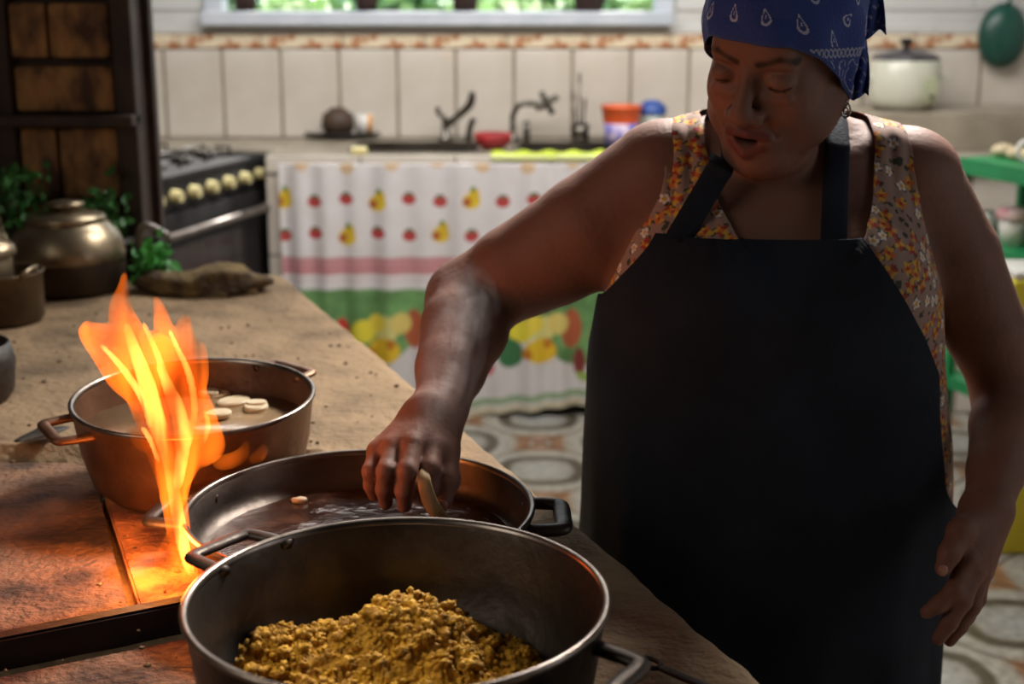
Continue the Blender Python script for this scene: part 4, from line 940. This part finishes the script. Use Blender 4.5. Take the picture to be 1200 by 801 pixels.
    f.cap(wL + Vector((-.008, 0, -.008)), P(1126, 622, t=1.81), .022, .0165, k=.018)
    f.chain([P(1126, 622, t=1.81), P(1113, 648, t=1.797), P(1105, 666, t=1.795)], [.0165, .0135, .0105], k=.008)
    # head, in its own frame
    def E(c, r, k=.01, op='add'): f.ell(hl(*c), np.array(r) * HS, k * HS, op, rot=HRn)
    def C(a, b, ra, rb=None, k=.01, op='add'): f.cap(hl(*a), hl(*b), ra * HS, (ra if rb is None else rb) * HS, k * HS, op)
    E((0, .012, .032), (.075, .092, .084), .02)
    E((0, -.028, -.03), (.060, .062, .082), .025)
    for s_ in (-1, 1):
        E((.033 * s_, -.054, -.034), (.026, .025, .028), .022)
        C((.052 * s_, .005, -.055), (.020 * s_, -.060, -.100), .027, .022, .02)
        E((.045 * s_, -.026, -.07), (.026, .032, .026), .02)
    E((0, -.074, -.106), (.024, .018, .019), .018)
    E((0, -.022, -.120), (.046, .045, .022), .02)          # soft double chin
    C((-.034, -.073, .018), (.034, -.073, .018), .0125, None, .014)
    C((-.02, -.066, .045), (.02, -.066, .045), .02, None, .03)
    for s_ in (-1, 1): E((.031 * s_, -.101, -.001), (.020, .0175, .0135), .012, 'sub')
    for s_ in (-1, 1):
        E((.0315 * s_, -.0755, -.002), (.0165, .0155, .0135), .003)
        C((.018 * s_, -.0905, -.008), (.045 * s_, -.082, -.009), .0016, None, .003, 'sub')
        C((.017 * s_, -.089, .010), (.046 * s_, -.080, .011), .0014, None, .004, 'sub')
        C((.018 * s_, -.086, -.020), (.042 * s_, -.081, -.021), .004, None, .008)
    C((0, -.083, .012), (0, -.106, -.028), .0068, .0105, .009)
    E((0, -.106, -.036), (.0135, .0125, .011), .006)
    for s_ in (-1, 1):
        E((.0145 * s_, -.097, -.040), (.0085, .011, .0085), .006)
        E((.007 * s_, -.105, -.049), (.0042, .006, .004), .003, 'sub')
    E((0, -.074, -.068), (.033, .022, .028), .014)
    C((-.022, -.085, -.0655), (-.005, -.097, -.0605), .0045, .0055, .005); C((.022, -.085, -.0655), (.005, -.097, -.0605), .0045, .0055, .005); C((-.005, -.097, -.0608), (.005, -.097, -.0608), .0053, None, .003)
    C((-.018, -.084, -.078), (0, -.093, -.0865), .005, .0065, .005); C((.018, -.084, -.078), (0, -.093, -.0865), .005, .0065, .005)
    E((0, -.094, -.0725), (.0145, .016, .0050), .004, 'sub')
    for s_ in (-1, 1):
        C((.019 * s_, -.094, -.042), (.031 * s_, -.082, -.066), .0016, None, .006, 'sub')
        E((.074 * s_, .012, -.008), (.008, .015, .026), .008)
        E((.074 * s_, .006, -.040), (.0075, .009, .010), .006)
    return f
fb = build_body()
bv, bf = fb.mesh()
bv = laplace(bv, bf, 1, .35)
body = obj('body', (bv, bf), 'skin', pr)
col = np.empty((len(bv), 3)); col[:] = srgb(128, 89, 74)
L_ = ((bv - np.array(HO)) @ HRn) / HS
def cmix(mask, c):
    m = np.clip(mask, 0, 1)[:, None]; col[:] = col * (1 - m) + np.array(srgb(*c)) * m
def segd(a, b):
    a = np.array(a); b = np.array(b); ab = b - a; t = np.clip(((L_ - a) @ ab) / (ab @ ab), 0, 1); return np.linalg.norm(L_ - a - t[:, None] * ab, axis=1)
near = np.linalg.norm(L_, axis=1) < .2
for s_ in (-1, 1):
    cmix((.014 - segd((.012 * s_, -.098, -.0615), (.002 * s_, -.100, -.0605)) * 1.6) / .006 * 0 + (.0075 - segd((.021 * s_, -.088, -.0655), (.0, -.101, -.0605))) / .002, (112, 60, 54))
    cmix((.008 - segd((.017 * s_, -.087, -.079), (0, -.098, -.087))) / .002, (118, 64, 56))
    cmix((.0040 - segd((.018 * s_, -.0905, -.0085), (.046 * s_, -.082, -.0085))) / .0012, (46, 28, 22))
    d1 = np.minimum(segd((.012 * s_, -.088, .019), (.034 * s_, -.085, .027)), segd((.034 * s_, -.085, .027), (.052 * s_, -.070, .020)))
    cmix((.0060 - d1) / .0025 * .95, (50, 33, 27))
    cmix((.03 - np.linalg.norm(L_ - np.array((.04 * s_, -.08, -.03)), axis=1)) / .03 * .35, (168, 98, 78))
    cmix((.0045 - np.linalg.norm(L_ - np.array((.007 * s_, -.105, -.049)), axis=1)) / .002, (50, 26, 22))
cmix((1 - (((L_[:, 0]) / .014) ** 2 + ((L_[:, 2] + .0725) / .0050) ** 2)) * 3 * (L_[:, 1] < -.05) * (L_[:, 1] > -.096), (50, 20, 20))
paint(body, col)
# fingernails
for nm, q, n_ in (('fingernail', P(1105, 668, t=1.785), 0), ('fingernail', P(519, 592, t=1.752), 1)):
    obj(nm, ico(q, .0068, 2, (1, .4, 1.15)), 'nail', body)
# earring
q = hl(.079, -.002, -.056)
er = obj('earring', join(lathe([(0, 0), (.002, .002), (0, .004)], q, 10), tube([q + Vector((.0055 * math.cos(a_), 0, -.009 + .009 * math.sin(a_))) for a_ in np.linspace(1.6, 7.8, 16)], .0014, n=8, k=2), tube([q + Vector((.0028 * math.cos(a_), 0, -.010 + .004 * math.sin(a_))) for a_ in np.linspace(1.6, 7.8, 12)], .001, n=6, k=2)), 'silver', pr)

# floral top / dress
fd = Field((.05, 1.68, .40), (.70, 2.20, 1.38), .0042)
tabd = [(.40, .365, 1.985, .262, .195), (.50, .365, 1.985, .258, .190)] + [(a_, b_, c_, d_ + .008, e_ + .008) for a_, b_, c_, d_, e_ in TAB if a_ > .6]
fd.loft(tabd, k=.02)
fd.chain([sR + Vector((.02, -.01, .002)), (.36, 1.94, 1.285), sL + Vector((-.02, -.01, .002))], [.0625, .057, .0625], k=.035)
fd.cap((.36, 1.955, 1.31), sR + Vector((.03, .01, .02)), .047, .043, k=.04); fd.cap((.36, 1.955, 1.31), sL + Vector((-.03, .01, .02)), .047, .043, k=.04)
for s_ in (-1, 1): fd.cap((.36 + .015 * s_, 1.868, 1.262), (.36 + .14 * s_, 1.905, 1.292), .018, .017, k=.03)
fd.ell((.36 - .082, 1.832, 1.12), (.092, .077, .087), k=.04); fd.ell((.36 + .082, 1.832, 1.12), (.092, .077, .087), k=.04)
dv, df = fd.mesh()
cen = dv[df].mean(1); ax = np.abs(cen[:, 0] - .366); zz = cen[:, 2]; yy = cen[:, 1]
outer = np.interp(zz, [1.10, 1.15, 1.20, 1.24, 1.40], [.30, .235, .188, .170, .150])
inner = np.interp(zz, [1.10, 1.13, 1.17, 1.19, 1.23, 1.30, 1.40], [-.01, .02, .060, .078, .098, .112, .113]); inner = np.where(yy > 1.95, np.interp(zz, [1.28, 1.30, 1.36], [-.01, .07, .10]), inner)
keep = (ax < outer) & (ax > inner) & (zz > .42)
dv, df = submesh(dv, df, keep); dv = laplace(dv, df, 3, .4)
def smooth_border(v, F, it=14):
    E_ = np.sort(np.vstack([F[:, [0, 1]], F[:, [1, 2]], F[:, [2, 3]], F[:, [3, 0]]]), 1); u, cn = np.unique(E_, axis=0, return_counts=True); e = u[cn == 1]
    for _ in range(it):
        acc = np.zeros_like(v); c = np.zeros(len(v)); np.add.at(acc, e[:, 0], v[e[:, 1]]); np.add.at(acc, e[:, 1], v[e[:, 0]]); np.add.at(c, e[:, 0], 1); np.add.at(c, e[:, 1], 1)
        m = c > 0; v = v.copy(); v[m] = .5 * v[m] + .5 * acc[m] / c[m][:, None]
    return v
dv = smooth_border(dv, df)
# denser copy so the print is crisp
def subdiv(v, F, times=1):
    for _ in range(times):
        E_ = np.sort(np.vstack([F[:, [0, 1]], F[:, [1, 2]], F[:, [2, 3]], F[:, [3, 0]]]), 1); u, inv = np.unique(E_, axis=0, return_inverse=True); inv = inv.ravel()
        n = len(v); m = len(F); em = (v[u[:, 0]] + v[u[:, 1]]) / 2; fm = v[F].mean(1); v2 = np.vstack([v, em, fm]); e = [n + inv[i * m:(i + 1) * m] for i in range(4)]; fc = n + len(u) + np.arange(m)
        F = np.vstack([np.stack([F[:, i], e[i], fc, e[i - 1]], 1) for i in range(4)]); v = v2
    return v, F
hi = (dv[df].mean(1)[:, 2] > .70) & (dv[df].mean(1)[:, 1] < 2.02)
dv, df = subdiv(dv, df, 1)
# light gathers below the shoulder straps
gz = np.clip((dv[:, 2] - 1.12) / .15, 0, 1); dv[:, 1] -= .0022 * np.sin((dv[:, 0] - .36) * 260) * gz
dress = obj('floral_top', (dv, df), 'print', pr, label='sleeveless floral print top')
dc = np.empty((len(dv), 3)); dc[:] = srgb(158, 128, 116)
from mathutils.kdtree import KDTree
kd = KDTree(len(dv)); [kd.insert(p, i) for i, p in enumerate(dv)]; kd.balance()
rr = random.Random(5); pts = []
vis = [i for i in range(0, len(dv), 7) if dv[i, 2] > .6 and dv[i, 1] < 2.1]
rr.shuffle(vis); kinds = []
for i in vis:
    p = Vector(dv[i])
    if all((p - q).length > .0155 for q, _ in pts): pts.append((p, rr.random()))
    if len(pts) > 1500: break
pal = {'r': srgb(168, 56, 40), 'o': srgb(204, 112, 52), 'y': srgb(214, 164, 60), 'w': srgb(232, 222, 214), 'g': srgb(62, 62, 48)}
for p, kx in pts:
    if kx < .34: cols = ('r', 'y', 'o')
    elif kx < .58: cols = ('y', 'o', 'r')
    elif kx < .78: cols = ('w', 'w', 'y')
    else: cols = None
    if cols is None:
        for _ in range(3):
            q = p + Vector((rr.uniform(-.007, .007), 0, rr.uniform(-.007, .007)))
            for co, i, d in kd.find_range(q, .0042): dc[i] = pal['g']
        continue
    a0 = rr.uniform(0, 6); rs = .0105 if cols[0] != 'w' else .0078
    for co, i, d in kd.find_range(p, rs + .003):
        dd = co - p; an = math.atan2(dd.z, dd.x); rad = rs * (.80 + .20 * math.cos(5 * (an + a0)))
        if d < .003: dc[i] = pal[cols[2]]
        elif d < rad: dc[i] = pal[cols[0]] if math.sin(an * 2 + a0) > -.1 else pal[cols[1]]
        elif d < rad + .003 and math.sin(an * 3 + a0) > .6: dc[i] = pal['g']
paint(dress, dc)
md = dress.modifiers.new('thickness', 'SOLIDIFY'); md.thickness = .002; md.offset = 1
# trim piping along the neckline
bvh_d = BVHTree.FromPolygons([tuple(q) for q in dv], df.tolist()); bvh_b = BVHTree.FromPolygons([tuple(q) for q in bv], bf.tolist())
nohand = ~((bv[bf].mean(1)[:, 2] < 1.0) & ((bv[bf].mean(1)[:, 0] < .13) | (bv[bf].mean(1)[:, 1] < 1.78) | (bv[bf].mean(1)[:, 0] > .53)))
nohand &= (np.abs(bv[bf].mean(1)[:, 0] - .36) < .19) & (np.linalg.norm(bv[bf].mean(1) - np.array(HO), axis=1) > .158)
bvh_t = BVHTree.FromPolygons([tuple(q) for q in bv], bf[nohand].tolist())
def front(x, z, off=.004, y0=1.4):
    best = None
    for bh in ((bvh_d, bvh_t) if z < 1.3 else (bvh_d,)):
        h = bh.ray_cast(Vector((x, y0, z)), Vector((0, 1, 0)))
        if h[0] is not None and (best is None or h[0].y < best): best = h[0].y
    return None if best is None else Vector((x, best - off, z))

# apron
def apron():
    tab = np.array([(.44, .365, 1.985, .272, .212), (.60, .365, 1.982, .272, .212)] + [(a_, b_, c_, d_ + .0165, e_ + .024) for a_, b_, c_, d_, e_ in TAB if .6 < a_ < 1.24])
    nz, na = 200, 170; zs = np.linspace(.44, 1.192, nz); V = []
    lpy, lpx = [283, 300, 340, 380, 410, 440], [777, 766, 733, 706, 694, 672]; rpy, rpx = [283, 300, 340, 400, 450, 500, 540, 590, 640], [1000, 1010, 1036, 1074, 1100, 1100, 1104, 1112, 1118]
    def pyof(z, y): d = y * cp + (1.5 - z) * sp; return 400.5 - FPX * ((z - 1.5) * cp + y * sp) / d
    for z in zs:
        cx, cy, a_, b_ = [float(pchip(np.array(z), tab[:, 0], tab[:, i])) for i in (1, 2, 3, 4)]
        py = pyof(z, 1.765); xl = P(np.interp(py, lpy, lpx), py, y=1.79).x; xr = P(np.interp(py, rpy, rpx), py, y=1.79).x
        full = R(105); k_ = min(max((py - 405) / 110, 0), 1); k_ = k_ * k_ * (3 - 2 * k_)
        pl = math.asin(min(max((cx - xl) / a_, 0), 1)); pr_ = math.asin(min(max((xr - cx) / a_, 0), 1))
        pl = pl * (1 - k_) + full * k_; k_ = min(max((py - 585) / 150, 0), 1); k_ = k_ * k_ * (3 - 2 * k_); pr_ = pr_ * (1 - k_) + full * k_
        for j in range(na):
            th = -pl + (pl + pr_) * j / (na - 1); s_, c_ = math.sin(th), math.cos(th)
            ex_ = 2 / 2.3; x = cx + a_ * math.copysign(abs(s_) ** ex_, s_); y = cy - b_ * math.copysign(abs(c_) ** ex_, c_)
            fo = np.clip((1.0 - z) / .5, 0, 1); y += .006 * fo * math.sin(th * 13 + z * 5) + .003 * math.sin(th * 5 + z * 14); x += .003 * fo * math.sin(th * 17)
            q = front(x, z, .007) if abs(s_) < .93 and z > .6 else None
            if q is not None and q.y < y: y = q.y
            V.append((x, y, z))
    V = np.array(V); G = V.reshape(nz, na, 3)
    I = np.arange(nz * na).reshape(nz, na); F = np.stack([I[:-1, :-1], I[:-1, 1:], I[1:, 1:], I[1:, :-1]], -1).reshape(-1, 4)
    V = laplace(V, F, 3, .4)
    return V, F
av, af = apron()
ap = obj('apron', (av, af), 'apron', pr); md = ap.modifiers.new('thickness', 'SOLIDIFY'); md.thickness = .003; md.offset = 1
def strap(pts, w_):
    C_ = []
    for x, z, off in pts: q = front(x, z, off); C_.append(q)
    return C_
cxA, zA = .362, 1.168
def ribbon(path, w_, th=.003):
    path = smoothpath(path, 6); V = []; F = []
    for i, p in enumerate(path):
        d = (path[min(i + 1, len(path) - 1)] - path[max(i - 1, 0)]).normalized(); s_ = Vector((d.z, 0, -d.x)); 
        if s_.length < .2: s_ = Vector((0, 0, 1))
        s_.normalize(); 
        for k_ in range(5):
            u_ = (k_ - 2) / 4 * w_; V.append(p + s_ * u_ + Vector((0, abs(k_ - 2) ** 2 * .0006, 0)))
    for i in range(len(path) - 1):
        for k_ in range(4): a0 = i * 5 + k_; F.append([a0, a0 + 1, a0 + 6, a0 + 5])
    return [tuple(q) for q in V], F
for s_, x0, x1 in ((-1, .210, .280), (1, .408, .424)):
    path = []
    ks = np.linspace(0, 1, 11)
    for k_ in ks:
        z = 1.186 + (1.305 - 1.186) * k_; x = x0 + (x1 - x0) * k_
        ys_ = [q.y for q in (front(x + dx, z, .0) for dx in (-.014, 0, .014)) if q is not None]; path.append(Vector((x, min(ys_) - .0065 if ys_ else 1.86, z)))
    # pulled taut: the string touches only the foremost points
    hull = []
    for i, p in enumerate(path):
        while len(hull) > 1 and (path[hull[-1]].y - path[hull[-2]].y) * (i - hull[-2]) >= (p.y - path[hull[-2]].y) * (hull[-1] - hull[-2]): hull.pop()
        hull.append(i)
    yy_ = np.interp(range(11), hull, [path[i].y for i in hull])
    for i in range(11): path[i].y = yy_[i]
    path += [Vector((x1 + s_ * .004, 1.905, 1.335)), Vector((.36 + s_ * .066, 1.95, 1.352)), Vector((.36 + s_ * .04, 2.01, 1.355)), Vector((.36, 2.025, 1.355))]
    st = obj('neck_strap', ribbon(path, .034), 'apron', ap); st.modifiers.new('thickness', 'SOLIDIFY').thickness = .003

# bandana
def bandana():
    nu, nv = 420, 300; U = np.linspace(0, 1, nu); Wv = np.linspace(0, 1, nv)
    U, Wv = np.meshgrid(U, Wv); an = (U - .5) * 2 * math.pi        # 0 = front
    # lower hem height as a function of angle (front high, nape low)
    aa = np.abs(an); hemz = np.interp(aa, [0, .5, .9, 1.2, 1.5, 1.9, 2.4, math.pi], [.047, .043, .018, -.016, -.046, -.056, -.062, -.062])
    phi0 = np.arcsin(np.clip((hemz - .030) / .125, -1, 1)); phi = phi0 + (math.pi / 2 - phi0) * Wv
    cphi = np.cos(phi) ** .7
    rx, ry, rz = .0855, .105, .099
    fold = .0022 * np.sin(an * 9 + phi * 4) * cphi * (1 - Wv) + .0016 * np.sin(an * 4 - phi * 9)
    edge = .0012 * np.exp(-Wv * 30)
    X = (rx + fold + edge) * np.sin(an) * cphi; Y = .012 - (ry + fold + edge) * np.cos(an) * cphi; Z = .030 + np.where(phi > 0, rz, .125) * np.sin(phi)
    X += .0
    Lc = np.stack([X, Y, Z], -1).reshape(-1, 3); Vw = (Lc * HS) @ HRn.T + np.array(HO)
    cH = hl(0, .012, .02)
    for i in range(len(Vw)):
        p = Vector(Vw[i]); d = p - cH; L0 = d.length; d.normalize(); hh = bvh_b.ray_cast(p + d * .06, -d, .12)
        if hh[0] is not None:
            r1 = (hh[0] - cH).length + .0035
            if r1 > L0: Vw[i] = cH + d * r1
    G = Vw.reshape(nv, nu, 3)
    for _ in range(6):
        G[1:-1] = (G[:-2] + G[2:] + 2 * G[1:-1]) / 4; G = (np.roll(G, 1, 1) + np.roll(G, -1, 1) + 2 * G) / 4 if False else G
        G[:, 1:-1] = (G[:, :-2] + G[:, 2:] + 2 * G[:, 1:-1]) / 4
    Vw = G.reshape(-1, 3)
    I = np.arange(nu * nv).reshape(nv, nu); F = np.stack([I[:-1, :-1], I[:-1, 1:], I[1:, 1:], I[1:, :-1]], -1).reshape(-1, 4)
    F = F.tolist() + [list(I[-1, :-1])]
    s_ = an * .092; zc = (phi - phi0) * .10             # metres along and up from the hem
    Zl = Z
    C_ = np.empty((nv, nu, 3)); C_[:] = srgb(42, 64, 136); white = np.array(srgb(176, 180, 200))
    def drop(cx, cy, r, ang, ring=.0009):
        dx = s_ - cx; dy = zc - cy; c0, s0 = math.cos(ang), math.sin(ang); x = dx * c0 + dy * s0; y = -dx * s0 + dy * c0
        wv = r * (1 - np.clip((y / r + .0), -1, 1) * .55) * .62; d = np.sqrt((x / wv) ** 2 + (y / (r * 1.25)) ** 2)
        m = ((np.abs(d - 1) * r * .7 < ring) | (d < .28)) & (~(aa > .75) | (Vw[:, 2].reshape(nv, nu) > P(950, 60, y=1.80).z + .008)); C_[m] = white
    k = 0
    for row in range(5):
        for cx in np.arange(-.30, .30, .040):
            cy = .030 + row * .036; drop(cx + (.02 if row % 2 else 0), cy, .0068, (k * 1.3) % 1.2 - .6); k += 1
    # border along the lower side: row of ovals, with scroll work beneath it
    bz = .012
    side = aa > .75; WZ = Vw[:, 2].reshape(nv, nu); zrow = P(950, 60, y=1.80).z
    for cx in np.arange(-.30, .30, .0066):
        if abs(cx) / .092 < .72: continue
        dx = s_ - cx; dy = WZ - zrow; d = np.sqrt((dx / .0026) ** 2 + (dy / .0046) ** 2); m = (np.abs(d - 1) < .3) & side; C_[m] = white * .8
    m0 = side & (WZ < zrow - .008) & (zc > .003)
    sw = np.abs(fbm(s_ * 105, zc * 105, 2)); C_[m0 & (sw < .03)] = white * .8
    m1 = (zc < .003); C_[m1] = np.array(srgb(52, 70, 128))
    # clear paisleys out of the scroll zone
    return Vw, F, C_.reshape(-1, 3)
v_, f_, c_ = bandana(); bn = obj('bandana', (v_, f_), 'bandana', pr); paint(bn, c_); bn.modifiers.new('thickness', 'SOLIDIFY').thickness = .0018
def flap(name, pts, w0, seed):
    pts = smoothpath([hl(*p) for p in pts], 14); n = len(pts); m = 34; V = []; C_ = []; r_ = random.Random(seed)
    for i, p in enumerate(pts):
        d = (pts[min(i + 1, n - 1)] - pts[max(i - 1, 0)]).normalized(); s_ = d.cross(Vector((.35, 1, .1))).normalized(); nn = s_.cross(d)
        w_ = w0 * (.45 + .75 * (i / n) ** .8)
        for j in range(m):
            u_ = j / (m - 1) - .5; V.append(tuple(p + s_ * u_ * w_ + nn * .006 * math.sin(u_ * 13 + i * .09) + d * .006 * math.cos(u_ * 9)))
            a_ = abs(math.sin(i * .55 + math.sin(u_ * 16) * 1.6)); C_.append(np.array(srgb(150, 156, 188)) if a_ < .16 and i > 3 else np.array(srgb(40, 60, 128)))
    I = np.arange(n * m).reshape(n, m); F = np.stack([I[:-1, :-1], I[:-1, 1:], I[1:, 1:], I[1:, :-1]], -1).reshape(-1, 4)
    o = obj(name, (np.array(V), F), 'bandana', bn); paint(o, np.array(C_)); o.modifiers.new('thickness', 'SOLIDIFY').thickness = .0018
kn_ = obj('knot', ico(hl(.045, .104, .015), .022, 3, (1, 1, 1.2), .03), 'bandana', bn); paint(kn_, np.tile(np.array(srgb(32, 48, 104)), (len(kn_.data.vertices), 1)))
flap('bandana_tail', [(.040, .108, .06), (.050, .098, .05), (.060, .092, .018), (.064, .085, -.016)], .050, 1)
flap('bandana_tail', [(.040, .10, .02), (.056, .085, -.02), (.068, .062, -.05), (.072, .045, -.072)], .030, 2)

# wooden scraper held in the right hand
q0 = P(497, 562, t=1.735); q1 = P(503, 585, t=1.74); q2 = P(514, 604, t=1.755); q3 = P(528, 622, t=1.80)
t = obj('wooden_scraper', tube([P(500, 548, t=1.755), q0, q1, q2, q3], [.006, .0085, .0095, .010, .008], sc=(1, .45), up=(0, 1, 0)), 'wood', label='pale curved wooden scraper held between her thumb and fingers', cat='utensil')

#=================================================================== FLAMES
def volmat(name, c, strength, sc=20, lo=.40, hi=.64, density=0.0, zst=.25):
    m = bpy.data.materials.new(name); m.use_nodes = True; N = m.node_tree.nodes; L = m.node_tree.links
    N.remove(N['Principled BSDF']); out = [n for n in N if n.type == 'OUTPUT_MATERIAL'][0]
    em = N.new('ShaderNodeEmission'); em.inputs[0].default_value = (*c, 1)
    tc = N.new('ShaderNodeTexCoord'); mp = N.new('ShaderNodeMapping'); mp.inputs['Scale'].default_value = (1, 1, zst); mp.inputs['Rotation'].default_value = (0, R(-18), 0)
    nz = N.new('ShaderNodeTexNoise'); nz.inputs['Scale'].default_value = sc; nz.inputs['Detail'].default_value = 2; nz.inputs['Distortion'].default_value = .6
    mr = N.new('ShaderNodeMapRange'); mr.inputs[1].default_value = lo; mr.inputs[2].default_value = hi; mr.inputs[3].default_value = strength * .07; mr.inputs[4].default_value = strength
    L.new(tc.outputs['Object'], mp.inputs[0]); L.new(mp.outputs[0], nz.inputs['Vector']); L.new(nz.outputs['Fac'], mr.inputs[0]); L.new(mr.outputs[0], em.inputs[1]); ab = N.new('ShaderNodeVolumeAbsorption'); ab.inputs[0].default_value = (1, .45, .12, 1); ab.inputs[1].default_value = 45; ad = N.new('ShaderNodeAddShader'); L.new(em.outputs[0], ad.inputs[0]); L.new(ab.outputs[0], ad.inputs[1]); L.new(ad.outputs[0], out.inputs['Volume'])
    return m
M['flame'] = volmat('flame_outer', (1.0, .185, .012), 170)
M['flamecore'] = volmat('flame_core', (1.0, .46, .09), 420, sc=26)
def flame_obj(name, tongues, scale, m, par, flat=1.7, h=.0026, k=.006):
    A_ = [[P(px, py, t=tt) for px, py, w_ in tg] for tg, tt in tongues]; allp = np.array([tuple(p) for a_ in A_ for p in a_])
    f = Field(allp.min(0) - .05, allp.max(0) + .05, h)
    for a_, (tg, tt) in zip(A_, tongues):
        pp = smoothpath(a_, 5); ws = np.interp(np.linspace(0, 1, len(pp)), np.linspace(0, 1, len(tg)), [q[2] for q in tg]) * scale / FPX * tt
        for i in range(len(pp) - 1): f.cap(pp[i], pp[i + 1], ws[i], ws[i + 1], k if i else k, flat=flat)
    v, F = f.mesh(); return obj(name, (v, F), m, par)
tong = [
    ([(222, 672, 7), (212, 640, 10), (206, 600, 11), (200, 560, 13), (188, 515, 17), (176, 470, 20), (160, 430, 21), (150, 395, 17), (141, 362, 10), (144, 338, 4), (146, 320, 1)], 1.67),
    ([(206, 590, 8), (212, 540, 14), (216, 500, 18), (212, 465, 19), (200, 430, 15), (186, 400, 9)], 1.655),
    ([(180, 480, 10), (160, 455, 15), (138, 430, 16), (118, 408, 11), (104, 394, 7), (98, 386, 3)], 1.68),
    ([(222, 470, 12), (222, 440, 14), (206, 410, 12), (192, 385, 8), (188, 365, 5), (182, 348, 1)], 1.67),
    ([(222, 450, 9), (224, 415, 9), (216, 385, 7), (218, 372, 2)], 1.675),
    ([(228, 470, 6), (237, 440, 5), (238, 415, 3), (236, 402, 1)], 1.675),
    ([(216, 540, 10), (238, 530, 12), (250, 520, 10), (244, 490, 7), (236, 470, 4)], 1.665),
    ([(190, 500, 6), (172, 520, 7), (160, 512, 5), (155, 500, 1)], 1.66),
    ([(224, 672, 7), (208, 676, 5), (200, 660, 4), (204, 640, 3), (212, 625, 2)], 1.665),
    ([(206, 686, 4), (192, 672, 4), (186, 655, 3), (194, 636, 2), (200, 625, 1)], 1.665),
    ([(256, 542, 6), (270, 540, 6), (284, 532, 5), (289, 518, 1)], 1.70),
    ([(296, 538, 4), (306, 532, 4), (310, 522, 1)], 1.71),
    ([(205, 560, 6), (196, 585, 5), (193, 570, 3), (190, 556, 1)], 1.66),
    ([(214, 560, 9), (226, 520, 12), (236, 490, 12), (232, 465, 9), (226, 440, 5)], 1.665),
    ([(190, 510, 12), (186, 470, 18), (176, 430, 20), (168, 400, 12)], 1.67),
    ([(172, 450, 8), (148, 452, 9), (134, 440, 8), (126, 425, 5)], 1.675),
    ([(160, 400, 9), (132, 392, 9), (112, 388, 7), (100, 380, 2)], 1.675),
]
core = [
    ([(223, 670, 4), (214, 635, 6), (206, 590, 6), (198, 540, 6), (186, 500, 8), (172, 450, 8), (156, 405, 5), (148, 380, 2)], 1.67),
    ([(176, 500, 2), (168, 470, 3), (150, 440, 3), (132, 418, 2), (118, 404, 1)], 1.66),
    ([(222, 520, 2), (228, 480, 3), (222, 440, 3), (208, 408, 2), (198, 386, 1)], 1.66),
    ([(200, 470, 2), (190, 430, 3), (176, 396, 2), (168, 378, 1)], 1.655),
    ([(236, 520, 2), (244, 500, 2), (240, 480, 1)], 1.66),
    ([(186, 540, 2), (176, 515, 2), (166, 500, 1)], 1.655),
    ([(208, 570, 4), (214, 520, 7), (208, 480, 7), (196, 450, 4), (186, 430, 1)], 1.655),
]
fo = P(222, 678, z=.80)
flm = thing('fire', 'tall orange flame rising from the hearth slot beside the foreground pot', 'fire', fo)
flame_obj('flame', tong, 1.2, 'flame', flm)
flame_obj('flame_core', core, 1.15, 'flamecore', flm)
# thin steam drifting before her forearm
def steammat():
    m = bpy.data.materials.new('steam'); m.use_nodes = True; N = m.node_tree.nodes; L = m.node_tree.links; N.remove(N['Principled BSDF']); out = [n for n in N if n.type == 'OUTPUT_MATERIAL'][0]
    vs = N.new('ShaderNodeVolumeScatter'); vs.inputs[0].default_value = (.92, .93, .95, 1); tc = N.new('ShaderNodeTexCoord'); nz = N.new('ShaderNodeTexNoise'); nz.inputs['Scale'].default_value = 1.6; nz.inputs['Detail'].default_value = 3; nz.inputs['Distortion'].default_value = 1.4
    ln = N.new('ShaderNodeVectorMath'); ln.operation = 'LENGTH'; fo_ = N.new('ShaderNodeMapRange'); fo_.inputs[1].default_value = .15; fo_.inputs[2].default_value = 1; fo_.inputs[3].default_value = 1; fo_.inputs[4].default_value = 0; ml = N.new('ShaderNodeMath'); ml.operation = 'MULTIPLY'
    L.new(tc.outputs['Object'], ln.inputs[0]); L.new(ln.outputs['Value'], fo_.inputs[0])
    mr = N.new('ShaderNodeMapRange'); mr.inputs[1].default_value = .42; mr.inputs[2].default_value = .75; mr.inputs[3].default_value = 0; mr.inputs[4].default_value = 9
    L.new(tc.outputs['Object'], nz.inputs['Vector']); L.new(nz.outputs['Fac'], mr.inputs[0]); L.new(mr.outputs[0], ml.inputs[0]); L.new(fo_.outputs[0], ml.inputs[1]); L.new(ml.outputs[0], vs.inputs['Density']); L.new(vs.outputs[0], out.inputs['Volume']); return m
M['steam'] = steammat()
v, F = ico((0, 0, 0), 1, 4)
for i, (c_, sz, an_) in enumerate(((P(528, 415, t=1.73), (.045, .05, .13), 12), (P(540, 350, t=1.77), (.05, .045, .06), -30))):
    st = obj('steam', (v, F), 'steam', base=(0, 0, 0), label=['taller wisp of steam drifting in front of her forearm', 'small curl of steam drifting before her elbow'][i], cat='steam', kind='stuff')
    st.location = c_; st.scale = sz; st.rotation_euler = (0, R(an_), 0)
